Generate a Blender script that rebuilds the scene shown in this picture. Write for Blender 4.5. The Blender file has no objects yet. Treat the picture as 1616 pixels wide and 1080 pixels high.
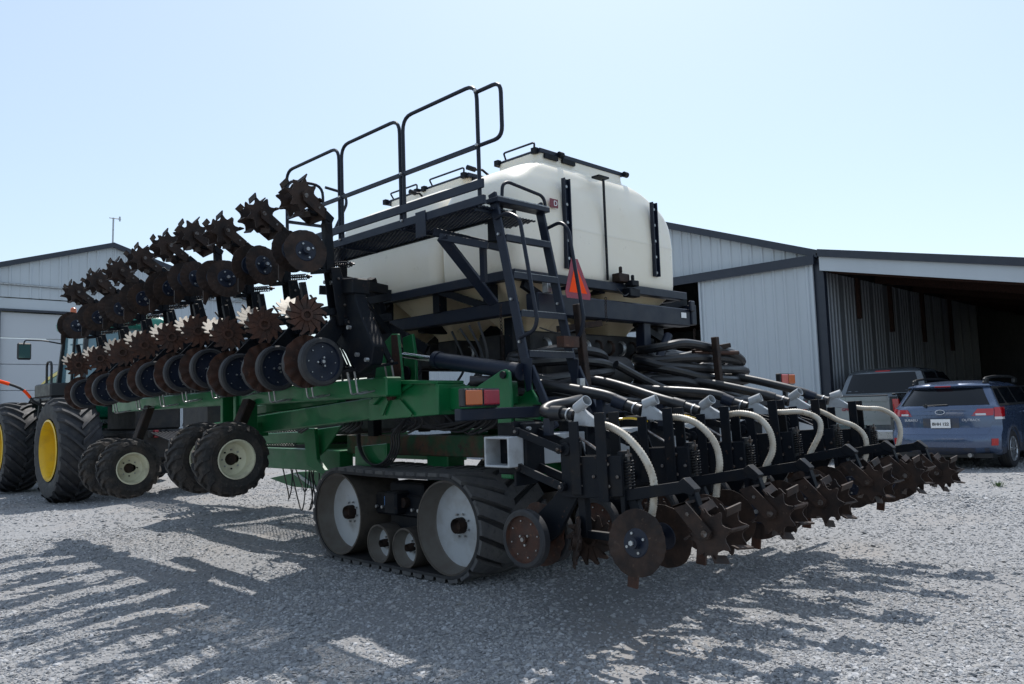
import bpy, bmesh, math, random
import numpy as np
from mathutils import Vector, Matrix
R = math.radians
rnd = random.Random(7)
sc = bpy.context.scene
col = sc.collection

# ------------------------------------------------------------------ camera, sky, sun, exposure
EYE = Vector((0, 0, 1.6)); YAW = R(44.8); ROLL = 0.034; PITCH = math.atan(100/1240)
Fh = Vector((math.cos(YAW), math.sin(YAW), 0)); Rh = Vector((math.sin(YAW), -math.cos(YAW), 0)); Uh = Vector((0, 0, 1))
cf = Fh*math.cos(PITCH) + Uh*math.sin(PITCH); cu0 = Uh*math.cos(PITCH) - Fh*math.sin(PITCH)
cr = Rh*math.cos(ROLL) - cu0*math.sin(ROLL); cu = cu0*math.cos(ROLL) + Rh*math.sin(ROLL)
cam = bpy.data.cameras.new('camera'); camo = bpy.data.objects.new('camera', cam); col.objects.link(camo)
cam.sensor_width = 36; cam.lens = 36*1240/1616; cam.clip_start = 0.1; cam.clip_end = 3000
M = Matrix((cr, cu, -cf)).transposed().to_4x4(); M.translation = EYE
camo.matrix_world = M; sc.camera = camo

SUN = Vector((0.52, 0.36, 1.0)).normalized()
elev = math.asin(SUN.z); azim = math.atan2(SUN.x, SUN.y)
w = bpy.data.worlds.new('World'); sc.world = w; w.use_nodes = True
nt = w.node_tree; nt.nodes.clear()
sky = nt.nodes.new('ShaderNodeTexSky'); sky.sky_type = 'NISHITA'; sky.sun_disc = False
sky.sun_elevation = elev; sky.sun_rotation = azim; sky.altitude = 200; sky.air_density = 1.15; sky.dust_density = 1.6; sky.ozone_density = 1.0
bg = nt.nodes.new('ShaderNodeBackground'); bg.inputs[1].default_value = 0.15
wo = nt.nodes.new('ShaderNodeOutputWorld'); tint = nt.nodes.new('ShaderNodeMix'); tint.data_type = 'RGBA'; tint.blend_type = 'MULTIPLY'; tint.inputs[0].default_value = 1; tint.inputs[7].default_value = (.92, 1.0, 1.05, 1)
nt.links.new(sky.outputs[0], tint.inputs[6]); haze = nt.nodes.new('ShaderNodeMix'); haze.data_type = 'RGBA'; haze.inputs[0].default_value = .42; haze.inputs[7].default_value = (5.4, 6.25, 7.1, 1)   # thin bright haze veiling the whole sky
nt.links.new(tint.outputs[2], haze.inputs[6]); nt.links.new(haze.outputs[2], bg.inputs[0]); nt.links.new(bg.outputs[0], wo.inputs[0])
sun = bpy.data.lights.new('sun', 'SUN'); sun.energy = 5.0; sun.angle = R(0.53); sun.color = (1, 0.965, 0.92)
suno = bpy.data.objects.new('sun', sun); col.objects.link(suno); suno.rotation_euler = SUN.to_track_quat('Z', 'Y').to_euler(); suno.location = (0, 0, 20)
sc.view_settings.view_transform = 'Standard'; sc.view_settings.look = 'None'; sc.view_settings.exposure = 0.06; sc.view_settings.gamma = 1
sc.view_settings.use_curve_mapping = False

# ------------------------------------------------------------------ materials
MATS = {}
def mat(name, c, rough=.5, metal=0., c2=None, s2=3., t2=(.45, .65), c3=None, s3=9., t3=(.6, .7), bump=0., bs=60., bd=.004, coat=0., rv=.1, stretch=None, spec=None, dust=0.):
    m = bpy.data.materials.new(name); m.use_nodes = True; n = m.node_tree; N = n.nodes; Lk = n.links
    b = N['Principled BSDF']; geo = N.new('ShaderNodeNewGeometry'); pos = geo.outputs['Position']
    if stretch:
        mp = N.new('ShaderNodeMapping'); mp.inputs['Scale'].default_value = stretch; Lk.new(pos, mp.inputs[0]); pos = mp.outputs[0]
    def noise(s, det=6., r=.6):
        t = N.new('ShaderNodeTexNoise'); t.inputs['Scale'].default_value = s; t.inputs['Detail'].default_value = det; t.inputs['Roughness'].default_value = r
        Lk.new(pos, t.inputs['Vector']); return t.outputs['Fac']
    def mixc(a, bcol, fac):
        x = N.new('ShaderNodeMix'); x.data_type = 'RGBA'; Lk.new(fac, x.inputs['Factor'])
        if isinstance(a, tuple): x.inputs[6].default_value = (*a, 1)
        else: Lk.new(a, x.inputs[6])
        x.inputs[7].default_value = (*bcol, 1); return x.outputs[2]
    def ramp(v, lo, hi):
        r = N.new('ShaderNodeMapRange'); r.inputs[1].default_value = lo; r.inputs[2].default_value = hi; Lk.new(v, r.inputs[0]); return r.outputs[0]
    cc = c
    if c2: cc = mixc(cc, c2, ramp(noise(s2), *t2))
    if c3: cc = mixc(cc, c3, ramp(noise(s3, 8., .7), *t3))
    if dust:      # dust lying on whatever faces up
        sx = N.new('ShaderNodeSeparateXYZ'); Lk.new(geo.outputs['Normal'], sx.inputs[0]); a_ = ramp(sx.outputs[2], .55, .98); d_ = ramp(noise(6.), .3, .75)
        mm = N.new('ShaderNodeMath'); mm.operation = 'MULTIPLY'; Lk.new(a_, mm.inputs[0]); Lk.new(d_, mm.inputs[1]); m2 = N.new('ShaderNodeMath'); m2.operation = 'MULTIPLY'; Lk.new(mm.outputs[0], m2.inputs[0]); m2.inputs[1].default_value = dust
        cc = mixc(cc, (.16, .14, .12), m2.outputs[0])
    if isinstance(cc, tuple): b.inputs['Base Color'].default_value = (*cc, 1)
    else: Lk.new(cc, b.inputs['Base Color'])
    rr = N.new('ShaderNodeMapRange'); rr.inputs[3].default_value = max(0., rough-rv); rr.inputs[4].default_value = min(1., rough+rv)
    rr.inputs[1].default_value = .3; rr.inputs[2].default_value = .7
    Lk.new(noise(7.), rr.inputs[0]); Lk.new(rr.outputs[0], b.inputs['Roughness'])
    b.inputs['Metallic'].default_value = metal; b.inputs['Coat Weight'].default_value = coat
    if spec is not None: b.inputs['Specular IOR Level'].default_value = spec
    if bump:
        bp = N.new('ShaderNodeBump'); bp.inputs['Strength'].default_value = bump; bp.inputs['Distance'].default_value = bd
        Lk.new(noise(bs), bp.inputs['Height']); Lk.new(bp.outputs[0], b.inputs['Normal'])
    MATS[name] = m; return m
def emis(m, c, s):
    b = m.node_tree.nodes['Principled BSDF']; b.inputs['Emission Color'].default_value = (*c, 1); b.inputs['Emission Strength'].default_value = s
DUST = (.17, .145, .12)
NAVY = mat('sky_tinted_black_paint', (.008, .013, .027), .42, spec=.32, c2=(.02, .021, .03), s2=5, t2=(.5, .8), c3=(.09, .05, .035), s3=13, t3=(.67, .74), bump=.15, bs=40, dust=.35)  # black paint; its navy cast stands in for reflected sky
RAILP = mat('black_rail_paint', (.007, .011, .022), .45, spec=.3, c2=(.015, .017, .025), s2=3, t2=(.5, .8))
BLACK = mat('black_paint', (.004, .006, .010), .55, spec=.2, c2=(.012, .011, .011), s2=6, t2=(.5, .75), c3=(.08, .045, .03), s3=17, t3=(.63, .7), bump=.2, bs=40, dust=.5)
GREEN = mat('green_paint', (.002, .125, .036), .42, spec=.35, c2=(.006, .085, .03), s2=3, t2=(.4, .8), c3=(.10, .04, .02), s3=7, t3=(.66, .73), bump=.12, bs=30, coat=.15, dust=.35)
RUSTG = mat('rusted_green_paint', (.008, .06, .022), .6, c2=(.085, .035, .018), s2=4, t2=(.42, .6), c3=(.035, .02, .015), s3=12, t3=(.55, .65), bump=.3, bs=30)
RUST = mat('rusted_steel', (.07, .026, .014), .75, .1, c2=(.032, .018, .014), s2=9, t2=(.35, .65), c3=(.15, .075, .045), s3=30, t3=(.58, .72), bump=.4, bs=50)
RUSTD = mat('earth_worn_rust', (.042, .024, .017), .65, .2, c2=(.015, .010, .009), s2=8, t2=(.35, .62), c3=(.12, .08, .058), s3=25, t3=(.62, .74), spec=.35, bump=.35, bs=50)
WORNSKY = mat('worn_skylit_steel', (.30, .275, .24), .5, .35, c2=(.18, .14, .11), s2=14, t2=(.55, .8), bump=.2, bs=60)  # steel polished by wear; base paled to stand in for reflected sky
STEEL = mat('galvanised_steel', (.42, .43, .44), .42, .8, c2=(.25, .24, .23), s2=20, t2=(.45, .7), bump=.1)
DSTEEL = mat('dull_bolt_steel', (.16, .15, .145), .5, .6, c2=(.06, .04, .03), s2=30, t2=(.4, .6))
CHROME = mat('polished_rod', (.7, .72, .74), .18, 1., rv=.05)
RUB = mat('black_rubber', (.017, .018, .022), .7, c2=(.05, .046, .042), s2=6, t2=(.45, .8), bump=.35, bs=45, c3=(.085, .075, .065), s3=22, t3=(.62, .8))
BELT = mat('dusty_belt_rubber', (.024, .025, .029), .78, c2=(.055, .052, .05), s2=5, t2=(.4, .75), bump=.5, bs=70, c3=(.09, .082, .074), s3=30, t3=(.58, .78))
LUGT = mat('dusty_tread_rubber', (.075, .075, .08), .8, c2=(.12, .115, .11), s2=5, t2=(.4, .75), bump=.5, bs=70, c3=(.03, .03, .032), s3=18, t3=(.55, .75), dust=.6)
MUD = mat('muddy_tyre_rubber', (.024, .023, .023), .9, c2=(.065, .052, .042), s2=6, t2=(.45, .7), c3=(.12, .10, .082), s3=35, t3=(.58, .74), bump=.9, bs=35, bd=.012)
HOSE = mat('black_hose', (.008, .009, .012), .42, c2=(.02, .018, .017), s2=9, t2=(.45, .75), bump=.1, dust=.25)
WHOSE = mat('white_ribbed_hose', (.50, .46, .39), .45, c2=(.40, .34, .26), s2=12, t2=(.4, .65), c3=(.16, .12, .08), s3=24, t3=(.58, .72))
GREYP = mat('grey_painted_steel', (.40, .42, .44), .42, c2=(.27, .27, .27), s2=8, t2=(.5, .75), c3=(.2, .13, .09), s3=14, t3=(.68, .75))
WHEELP = mat('grey_wheel_paint', (.44, .46, .48), .38, c2=(.33, .32, .31), s2=5, t2=(.45, .75), c3=(.14, .10, .075), s3=14, t3=(.62, .75), bump=.1)
DRUM = mat('dirty_drum_side', (.09, .075, .062), .75, c2=(.045, .038, .034), s2=6, t2=(.4, .7), bump=.3)
TANK = mat('cream_tank_plastic', (.84, .78, .665), .36, c2=(.80, .73, .59), s2=1.3, t2=(.4, .8), c3=(.66, .56, .41), s3=4, t3=(.62, .9), bump=.05, bs=8, bd=.01)
TANKD = mat('dusty_hopper_plastic', (.82, .70, .50), .45, c2=(.72, .58, .38), s2=2.5, t2=(.4, .8), c3=(.3, .22, .13), s3=7, t3=(.6, .8))
for _t in (TANK, TANKD):
    _t.node_tree.nodes['Principled BSDF'].inputs['Subsurface Weight'].default_value = .12
    _t.node_tree.nodes['Principled BSDF'].inputs['Subsurface Radius'].default_value = (.06, .05, .03)
CREAMR = mat('cream_wheel_paint', (.66, .64, .47), .4, c2=(.45, .41, .3), s2=9, t2=(.5, .75), c3=(.2, .14, .09), s3=16, t3=(.65, .75))
YEL = mat('yellow_rim_paint', (.75, .48, .015), .38, c2=(.6, .38, .03), s2=4)
ORANGE = mat('fluorescent_orange', (1., .075, .006), .6, spec=.15)
DRED = mat('dark_red_reflector', (.30, .008, .03), .3, c2=(.22, .01, .03))
AMBER = mat('amber_lens', (.45, .085, .008), .2, coat=.5)
REDL = mat('red_lens', (.42, .008, .012), .18, coat=.5)
REDB = mat('bright_red_lens', (.42, .008, .015), .15, coat=.6)
CLEAR = mat('clear_lens', (.6, .6, .62), .15, coat=.5)
WHITE = mat('white_print', (.8, .8, .8), .5)
MAROON = mat('maroon_decal', (.16, .012, .025), .4)
def siding(name, c):
    return mat(name, c, .42, 0., c2=tuple(x*.9 for x in c), s2=.6, t2=(.4, .7), c3=tuple(x*.75 for x in c), s3=3., t3=(.62, .85), stretch=(1, 1, .25), coat=.1)
SIDE = siding('white_metal_siding', (.48, .52, .56))
GALV = mat('galvanised_siding', (.21, .225, .25), .5, .3)
TRIM = mat('dark_navy_trim', (.018, .024, .04), .4)
WOOD = mat('dark_old_timber', (.045, .018, .012), .9, c2=(.022, .011, .008), s2=4, stretch=(1, 6, 6))
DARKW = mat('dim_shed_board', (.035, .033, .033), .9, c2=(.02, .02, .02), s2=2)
GLASS = mat('tinted_glass', (.006, .008, .011), .06, spec=.35, rv=.02)
CABG = mat('pale_cab_glass', (.12, .22, .26), .06, spec=.8, rv=.02)
MIRR = mat('mirror_glass', (.025, .05, .055), .05, 1., rv=.01)
BLUE = mat('slate_blue_car_paint', (.062, .095, .17), .26, .35, coat=.8, c2=(.066, .098, .17), s2=2, rv=.04)
BLUED = mat('grey_lower_cladding', (.045, .055, .085), .5, c2=(.07, .068, .07), s2=6)
GREYC = mat('grey_truck_paint', (.10, .118, .135), .25, .4, coat=.8, c2=(.11, .12, .13), s2=2, rv=.04)
PLAS = mat('black_plastic', (.015, .016, .018), .5)
ALLOY = mat('alloy_wheel', (.5, .52, .55), .3, .8)
TGREEN = mat('tractor_green', (.0, .11, .055), .3, coat=.5)
TTEAL = mat('tractor_roof_green', (.01, .19, .13), .35, coat=.3)
TYEL = mat('tractor_yellow', (.72, .55, .09), .35)
RBOX = mat('red_machinery_paint', (.35, .03, .04), .5, c2=(.2, .03, .03), s2=5)
BROWNH = mat('black_metering_box', (.018, .018, .02), .7, c2=(.04, .035, .03), s2=5, t2=(.45, .7))
GRASS = mat('grass_blade', (.06, .11, .03), .7)

# ------------------------------------------------------------------ mesh helpers
class MB:
    def __init__(s): s.v = []; s.f = []; s.sm = []; s.mi = []
    def add(s, vs, fs, sm=False, mi=0):
        o = len(s.v); s.v += [tuple(p) for p in vs]
        for f in fs: s.f.append(tuple(i+o for i in f)); s.sm.append(sm); s.mi.append(mi)
        return s
    def hexa(s, q0, q1, mi=0):      # two quads (same winding)
        return s.add(list(q0)+list(q1), [(3, 2, 1, 0), (4, 5, 6, 7), (0, 1, 5, 4), (1, 2, 6, 5), (2, 3, 7, 6), (3, 0, 4, 7)], mi=mi)
    def box(s, x0, x1, y0, y1, z0, z1, mi=0):
        return s.hexa([(x0, y0, z0), (x1, y0, z0), (x1, y1, z0), (x0, y1, z0)], [(x0, y0, z1), (x1, y0, z1), (x1, y1, z1), (x0, y1, z1)], mi)
    def beam(s, a, b, wd, ht, up=(0, 0, 1), mi=0):
        a = Vector(a); b = Vector(b); d = (b-a).normalized(); u = Vector(up); u = u-d*u.dot(d)
        if u.length < 1e-4: u = Vector((1, 0, 0)) - d*d.x
        u.normalize(); r = d.cross(u)*wd/2; u = u*ht/2
        return s.hexa([a-r-u, a+r-u, a+r+u, a-r+u], [b-r-u, b+r-u, b+r+u, b-r+u], mi)
    def rtube(s, a, b, wd, ht, t=.012, up=(0, 0, 1), mi=0):   # open square tube
        a = Vector(a); b = Vector(b); d = (b-a).normalized(); u = Vector(up); u = (u-d*u.dot(d)).normalized(); r = d.cross(u)
        vs = []
        for p in (a, b):
            for k in (0, t):
                for sx, sy in ((-1, -1), (1, -1), (1, 1), (-1, 1)): vs.append(p + r*sx*(wd/2-k) + u*sy*(ht/2-k))
        fs = []
        for i in range(4):
            j = (i+1) % 4
            fs += [(i, j, 8+j, 8+i), (4+j, 4+i, 12+i, 12+j), (j, i, 4+i, 4+j), (8+i, 8+j, 12+j, 12+i)]
        return s.add(vs, fs, mi=mi)
    def lathe(s, prof, o, ax, n=20, closed=False, sm=True, mi=0, capa=False, capb=False, f=None):
        o = Vector(o); ax = Vector(ax).normalized(); t = Vector((0, 0, 1)) if abs(ax.z) < .9 else Vector((1, 0, 0))
        e1 = ax.cross(t).normalized(); e2 = ax.cross(e1); m = len(prof); vs = []
        for k in range(n):
            an = 2*math.pi*k/n; c_, s_ = math.cos(an), math.sin(an)
            for (a, r) in prof:
                if f: a, r = f(a, r, an)
                vs.append(o+ax*a+(e1*c_+e2*s_)*r)
        fs = []
        for k in range(n):
            k2 = (k+1) % n
            for i in range(m if closed else m-1):
                j = (i+1) % m; fs.append((k*m+i, k*m+j, k2*m+j, k2*m+i))
        if capa: fs.append(tuple(k*m for k in range(n)))
        if capb: fs.append(tuple(k*m+m-1 for k in reversed(range(n))))
        return s.add(vs, fs, sm, mi)
    def cyl(s, a, b, r, r2=None, n=12, mi=0, sm=True):
        a = Vector(a); b = Vector(b); L = (b-a).length
        return s.lathe([(0, r), (L, r if r2 is None else r2)], a, b-a, n, sm=sm, mi=mi, capa=True, capb=True)
    def tube(s, pts, r, n=8, mi=0, cap=True, closed=False):
        P = [Vector(p) for p in pts]; m = len(P); vs = []; u = None
        for i in range(m):
            if closed: t = P[(i+1) % m]-P[i-1]
            else: t = P[min(i+1, m-1)]-P[max(i-1, 0)]
            t.normalize()
            if u is None: u = Vector((0, 0, 1)) if abs(t.z) < .9 else Vector((1, 0, 0))
            u = (u-t*u.dot(t)).normalized(); v_ = t.cross(u); rr = r(i/(m-1)) if callable(r) else (r[i] if isinstance(r, list) else r)
            for k in range(n):
                an = 2*math.pi*k/n; vs.append(P[i]+(u*math.cos(an)+v_*math.sin(an))*rr)
        fs = []
        for i in range(m if closed else m-1):
            i2 = (i+1) % m
            for k in range(n):
                k2 = (k+1) % n; fs.append((i*n+k, i*n+k2, i2*n+k2, i2*n+k))
        s.add(vs, fs, True, mi)
        if cap and not closed:
            o = len(s.v)-len(vs); s.f.append(tuple(o+k for k in reversed(range(n)))); s.sm.append(False); s.mi.append(mi)
            s.f.append(tuple(o+(m-1)*n+k for k in range(n))); s.sm.append(False); s.mi.append(mi)
        return s
    def prism(s, poly, vec, mi=0):
        n = len(poly); a = [Vector(p) for p in poly]; b = [p+Vector(vec) for p in a]
        return s.add(a+b, [tuple(reversed(range(n))), tuple(range(n, 2*n))] + [(i, (i+1) % n, n+(i+1) % n, n+i) for i in range(n)], mi=mi)
    def grid(s, fn, nu, nv, sm=True, mi=0, wrapu=False):
        vs = [fn(i, j) for i in range(nu) for j in range(nv)]; fs = []
        for i in range(nu if wrapu else nu-1):
            i2 = (i+1) % nu
            for j in range(nv-1): fs.append((i*nv+j, i2*nv+j, i2*nv+j+1, i*nv+j+1))
        return s.add(vs, fs, sm, mi)
def smooth_path(pts, n=6, closed=False):
    P = [Vector(p) for p in pts]; m = len(P); out = []
    for i in range(m if closed else m-1):
        if closed: a, b, c, d = P[i-1], P[i], P[(i+1) % m], P[(i+2) % m]
        else: a, b, c, d = P[max(i-1, 0)], P[i], P[i+1], P[min(i+2, m-1)]
        for k in range(n):
            t = k/n; out.append(.5*((2*b)+(c-a)*t+(2*a-5*b+4*c-d)*t*t+(3*b-a-3*c+d)*t**3))
    if not closed: out.append(P[-1])
    return out
def round_path(pts, r=.08, n=4, closed=False):
    P = [Vector(p) for p in pts]; m = len(P); out = []
    for i in range(m):
        if not closed and i in (0, m-1): out.append(P[i]); continue
        a, b, c = P[i-1], P[i], P[(i+1) % m]; d1 = (a-b); d2 = (c-b); rr = min(r, d1.length*.48, d2.length*.48)
        p0 = b+d1.normalized()*rr; p1 = b+d2.normalized()*rr
        for k in range(n+1):
            t = k/n; out.append((1-t)**2*p0+2*t*(1-t)*b+t*t*p1)
    return out

WM = {}     # object name -> world matrix
ID = Matrix.Identity(4)
def place(o, W, parent=None):
    if parent: o.parent = parent; o.matrix_basis = WM[parent.name].inverted() @ W
    else: o.matrix_basis = W
    WM[o.name] = W.copy()
def tag(o, label=None, cat=None, group=None, kind=None):
    for k, v in (('label', label), ('category', cat), ('group', group), ('kind', kind)):
        if v: o[k] = v
    return o
def build(mb, name, m, parent=None, frame=ID, bevel=0., origin=None, angle=35):
    V = np.array([tuple(v) for v in mb.v], float)
    c = Vector(origin) if origin is not None else Vector(((V.min(0)+V.max(0))/2).tolist())
    me = bpy.data.meshes.new(name); me.from_pydata([tuple(Vector(v)-c) for v in mb.v], [], mb.f)
    for mm in (m if isinstance(m, (list, tuple)) else [m]): me.materials.append(mm)
    me.polygons.foreach_set('use_smooth', mb.sm); me.polygons.foreach_set('material_index', mb.mi)
    bm = bmesh.new(); bm.from_mesh(me); bmesh.ops.recalc_face_normals(bm, faces=bm.faces); bm.to_mesh(me); bm.free()
    if any(mb.sm): me.set_sharp_from_angle(angle=R(angle))
    o = bpy.data.objects.new(name, me); col.objects.link(o); place(o, frame @ Matrix.Translation(c), parent)
    if bevel:
        b = o.modifiers.new('bevel', 'BEVEL'); b.width = bevel; b.segments = 1; b.limit_method = 'ANGLE'; b.angle_limit = R(40)
    return o
def empty(name, loc, label, cat, group=None, rz=0.):
    o = bpy.data.objects.new(name, None); o.empty_display_size = .2; col.objects.link(o)
    place(o, Matrix.Translation(Vector(loc)) @ Matrix.Rotation(rz, 4, 'Z')); return tag(o, label, cat, group)
def dup(o, W, parent=None):           # copy of a thing or part with all that hangs from it
    c = o.copy(); col.objects.link(c); place(c, W, parent)
    for ch in list(o.children):
        dup(ch, W @ WM[o.name].inverted() @ WM[ch.name], c)
    return c
def px(x, y, X=None, Y=None, Z=None):   # survey: where the sight line through a photo point meets a plane of the place
    d = cf*1240 + cr*(x-808) - cu*(y-540)
    i, v = (0, X) if X is not None else (1, Y) if Y is not None else (2, Z)
    return EYE + d*((v-EYE[i])/d[i])
def text(s, name, size, m, parent, frame, depth=.002, bold=0.):
    cu_ = bpy.data.curves.new(name, 'FONT'); cu_.body = s; cu_.size = size; cu_.extrude = depth; cu_.align_x = 'CENTER'; cu_.align_y = 'CENTER'; cu_.offset = bold
    t = bpy.data.objects.new(name, cu_); col.objects.link(t); bpy.context.view_layer.update()
    me = bpy.data.meshes.new_from_object(t.evaluated_get(bpy.context.evaluated_depsgraph_get())); bpy.data.objects.remove(t)
    me.materials.clear(); me.materials.append(m); o = bpy.data.objects.new(name, me); col.objects.link(o); place(o, frame, parent); return o
def fr(origin, ex, ey, ez):
    m_ = Matrix((Vector(ex), Vector(ey), Vector(ez))).transposed().to_4x4(); m_.translation = Vector(origin); return m_
# ------------------------------------------------------------------ ground
def height(x, y):
    return (.010*np.sin(x*1.9+y*.7)*np.sin(y*1.3-x*.4)+.009*np.sin(x*3.7-y*2.1+1)+.006*np.sin(x*6.1+y*5.3)+.016*np.sin(x*.45+2)*np.sin(y*.37))*np.clip((60-np.hypot(x, y))/30, 0, 1)+.15*(lambda t: t*t*(3-2*t))(np.clip((x-9.5)/4.5, 0, 1))
def axis(lo, hi, far, st):
    a = list(np.arange(lo, hi+1e-6, st)); s_ = st
    while a[-1] < far: s_ *= 1.35; a.append(a[-1]+s_)
    s_ = st
    while a[0] > -far: s_ *= 1.35; a.insert(0, a[0]-s_)
    return np.array(a)
gx = axis(-2, 20, 900, .12); gy = axis(-3, 20, 900, .12)
GX, GY = np.meshgrid(gx, gy, indexing='ij'); GZ = height(GX, GY)
V = np.stack([GX, GY, GZ], -1).reshape(-1, 3); nx, ny = len(gx), len(gy)
ii = (np.arange(nx-1)[:, None]*ny+np.arange(ny-1)[None, :]).ravel()
me = bpy.data.meshes.new('gravel_ground'); me.from_pydata(V.tolist(), [], np.stack([ii, ii+ny, ii+ny+1, ii+1], 1).tolist())
me.polygons.foreach_set('use_smooth', [True]*len(me.polygons))
GM = bpy.data.materials.new('crushed_limestone_ground'); GM.use_nodes = True
def ground_mat():
    n = GM.node_tree; N = n.nodes; L = n.links; b = N['Principled BSDF']; geo = N.new('ShaderNodeNewGeometry'); P = geo.outputs['Position']
    def vor(s, out='Color'):
        t = N.new('ShaderNodeTexVoronoi'); t.inputs['Scale'].default_value = s; L.new(P, t.inputs['Vector']); return t.outputs[out]
    def noi(s, d=6):
        t = N.new('ShaderNodeTexNoise'); t.inputs['Scale'].default_value = s; t.inputs['Detail'].default_value = d; L.new(P, t.inputs['Vector']); return t.outputs['Fac']
    def rg(v, a, b_, c, d):
        r = N.new('ShaderNodeMapRange'); r.inputs[1].default_value = a; r.inputs[2].default_value = b_; r.inputs[3].default_value = c; r.inputs[4].default_value = d; L.new(v, r.inputs[0]); return r.outputs[0]
    def mx(a, b_, f, bl='MIX'):
        x = N.new('ShaderNodeMix'); x.data_type = 'RGBA'; x.blend_type = bl
        for s_, v in ((6, a), (7, b_)):
            if isinstance(v, tuple): x.inputs[s_].default_value = (*v, 1)
            else: L.new(v, x.inputs[s_])
        if isinstance(f, float): x.inputs[0].default_value = f
        else: L.new(f, x.inputs[0])
        return x.outputs[2]
    sep = N.new('ShaderNodeSeparateColor'); L.new(vor(42), sep.inputs[0])
    sep2 = N.new('ShaderNodeSeparateColor'); L.new(vor(110), sep2.inputs[0])
    stone = mx((.165, .168, .174), (.29, .293, .30), sep.outputs[0])
    fine = mx((.185, .185, .19), (.265, .265, .268), sep2.outputs[0])
    c = mx(stone, fine, rg(noi(1.1), .42, .58, 0., 1.))
    c = mx(c, (.29, .25, .21), rg(noi(.5), .52, .75, 0., .55))
    c = mx(c, (.22, .21, .20), rg(noi(.22, 3), .5, .7, 0., .4))
    far = mx(c, (.30, .33, .22), rg(N_len(N, L, P), 45, 70, 0., .8))
    L.new(far, b.inputs['Base Color']); b.inputs['Roughness'].default_value = .9; b.inputs['Specular IOR Level'].default_value = .25
    bp = N.new('ShaderNodeBump'); bp.inputs['Strength'].default_value = .8; bp.inputs['Distance'].default_value = .005
    hgt = N.new('ShaderNodeMath'); hgt.operation = 'ADD'; L.new(rg(vor(42, 'Distance'), 0, .6, 1, 0), hgt.inputs[0]); L.new(noi(60), hgt.inputs[1])
    L.new(hgt.outputs[0], bp.inputs['Height']); L.new(bp.outputs[0], b.inputs['Normal'])
def N_len(N, L, P):
    v = N.new('ShaderNodeVectorMath'); v.operation = 'LENGTH'; L.new(P, v.inputs[0]); return v.outputs['Value']
ground_mat(); me.materials.append(GM)
gr = bpy.data.objects.new('gravel_ground', me); col.objects.link(gr); tag(gr, kind='structure')

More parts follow.
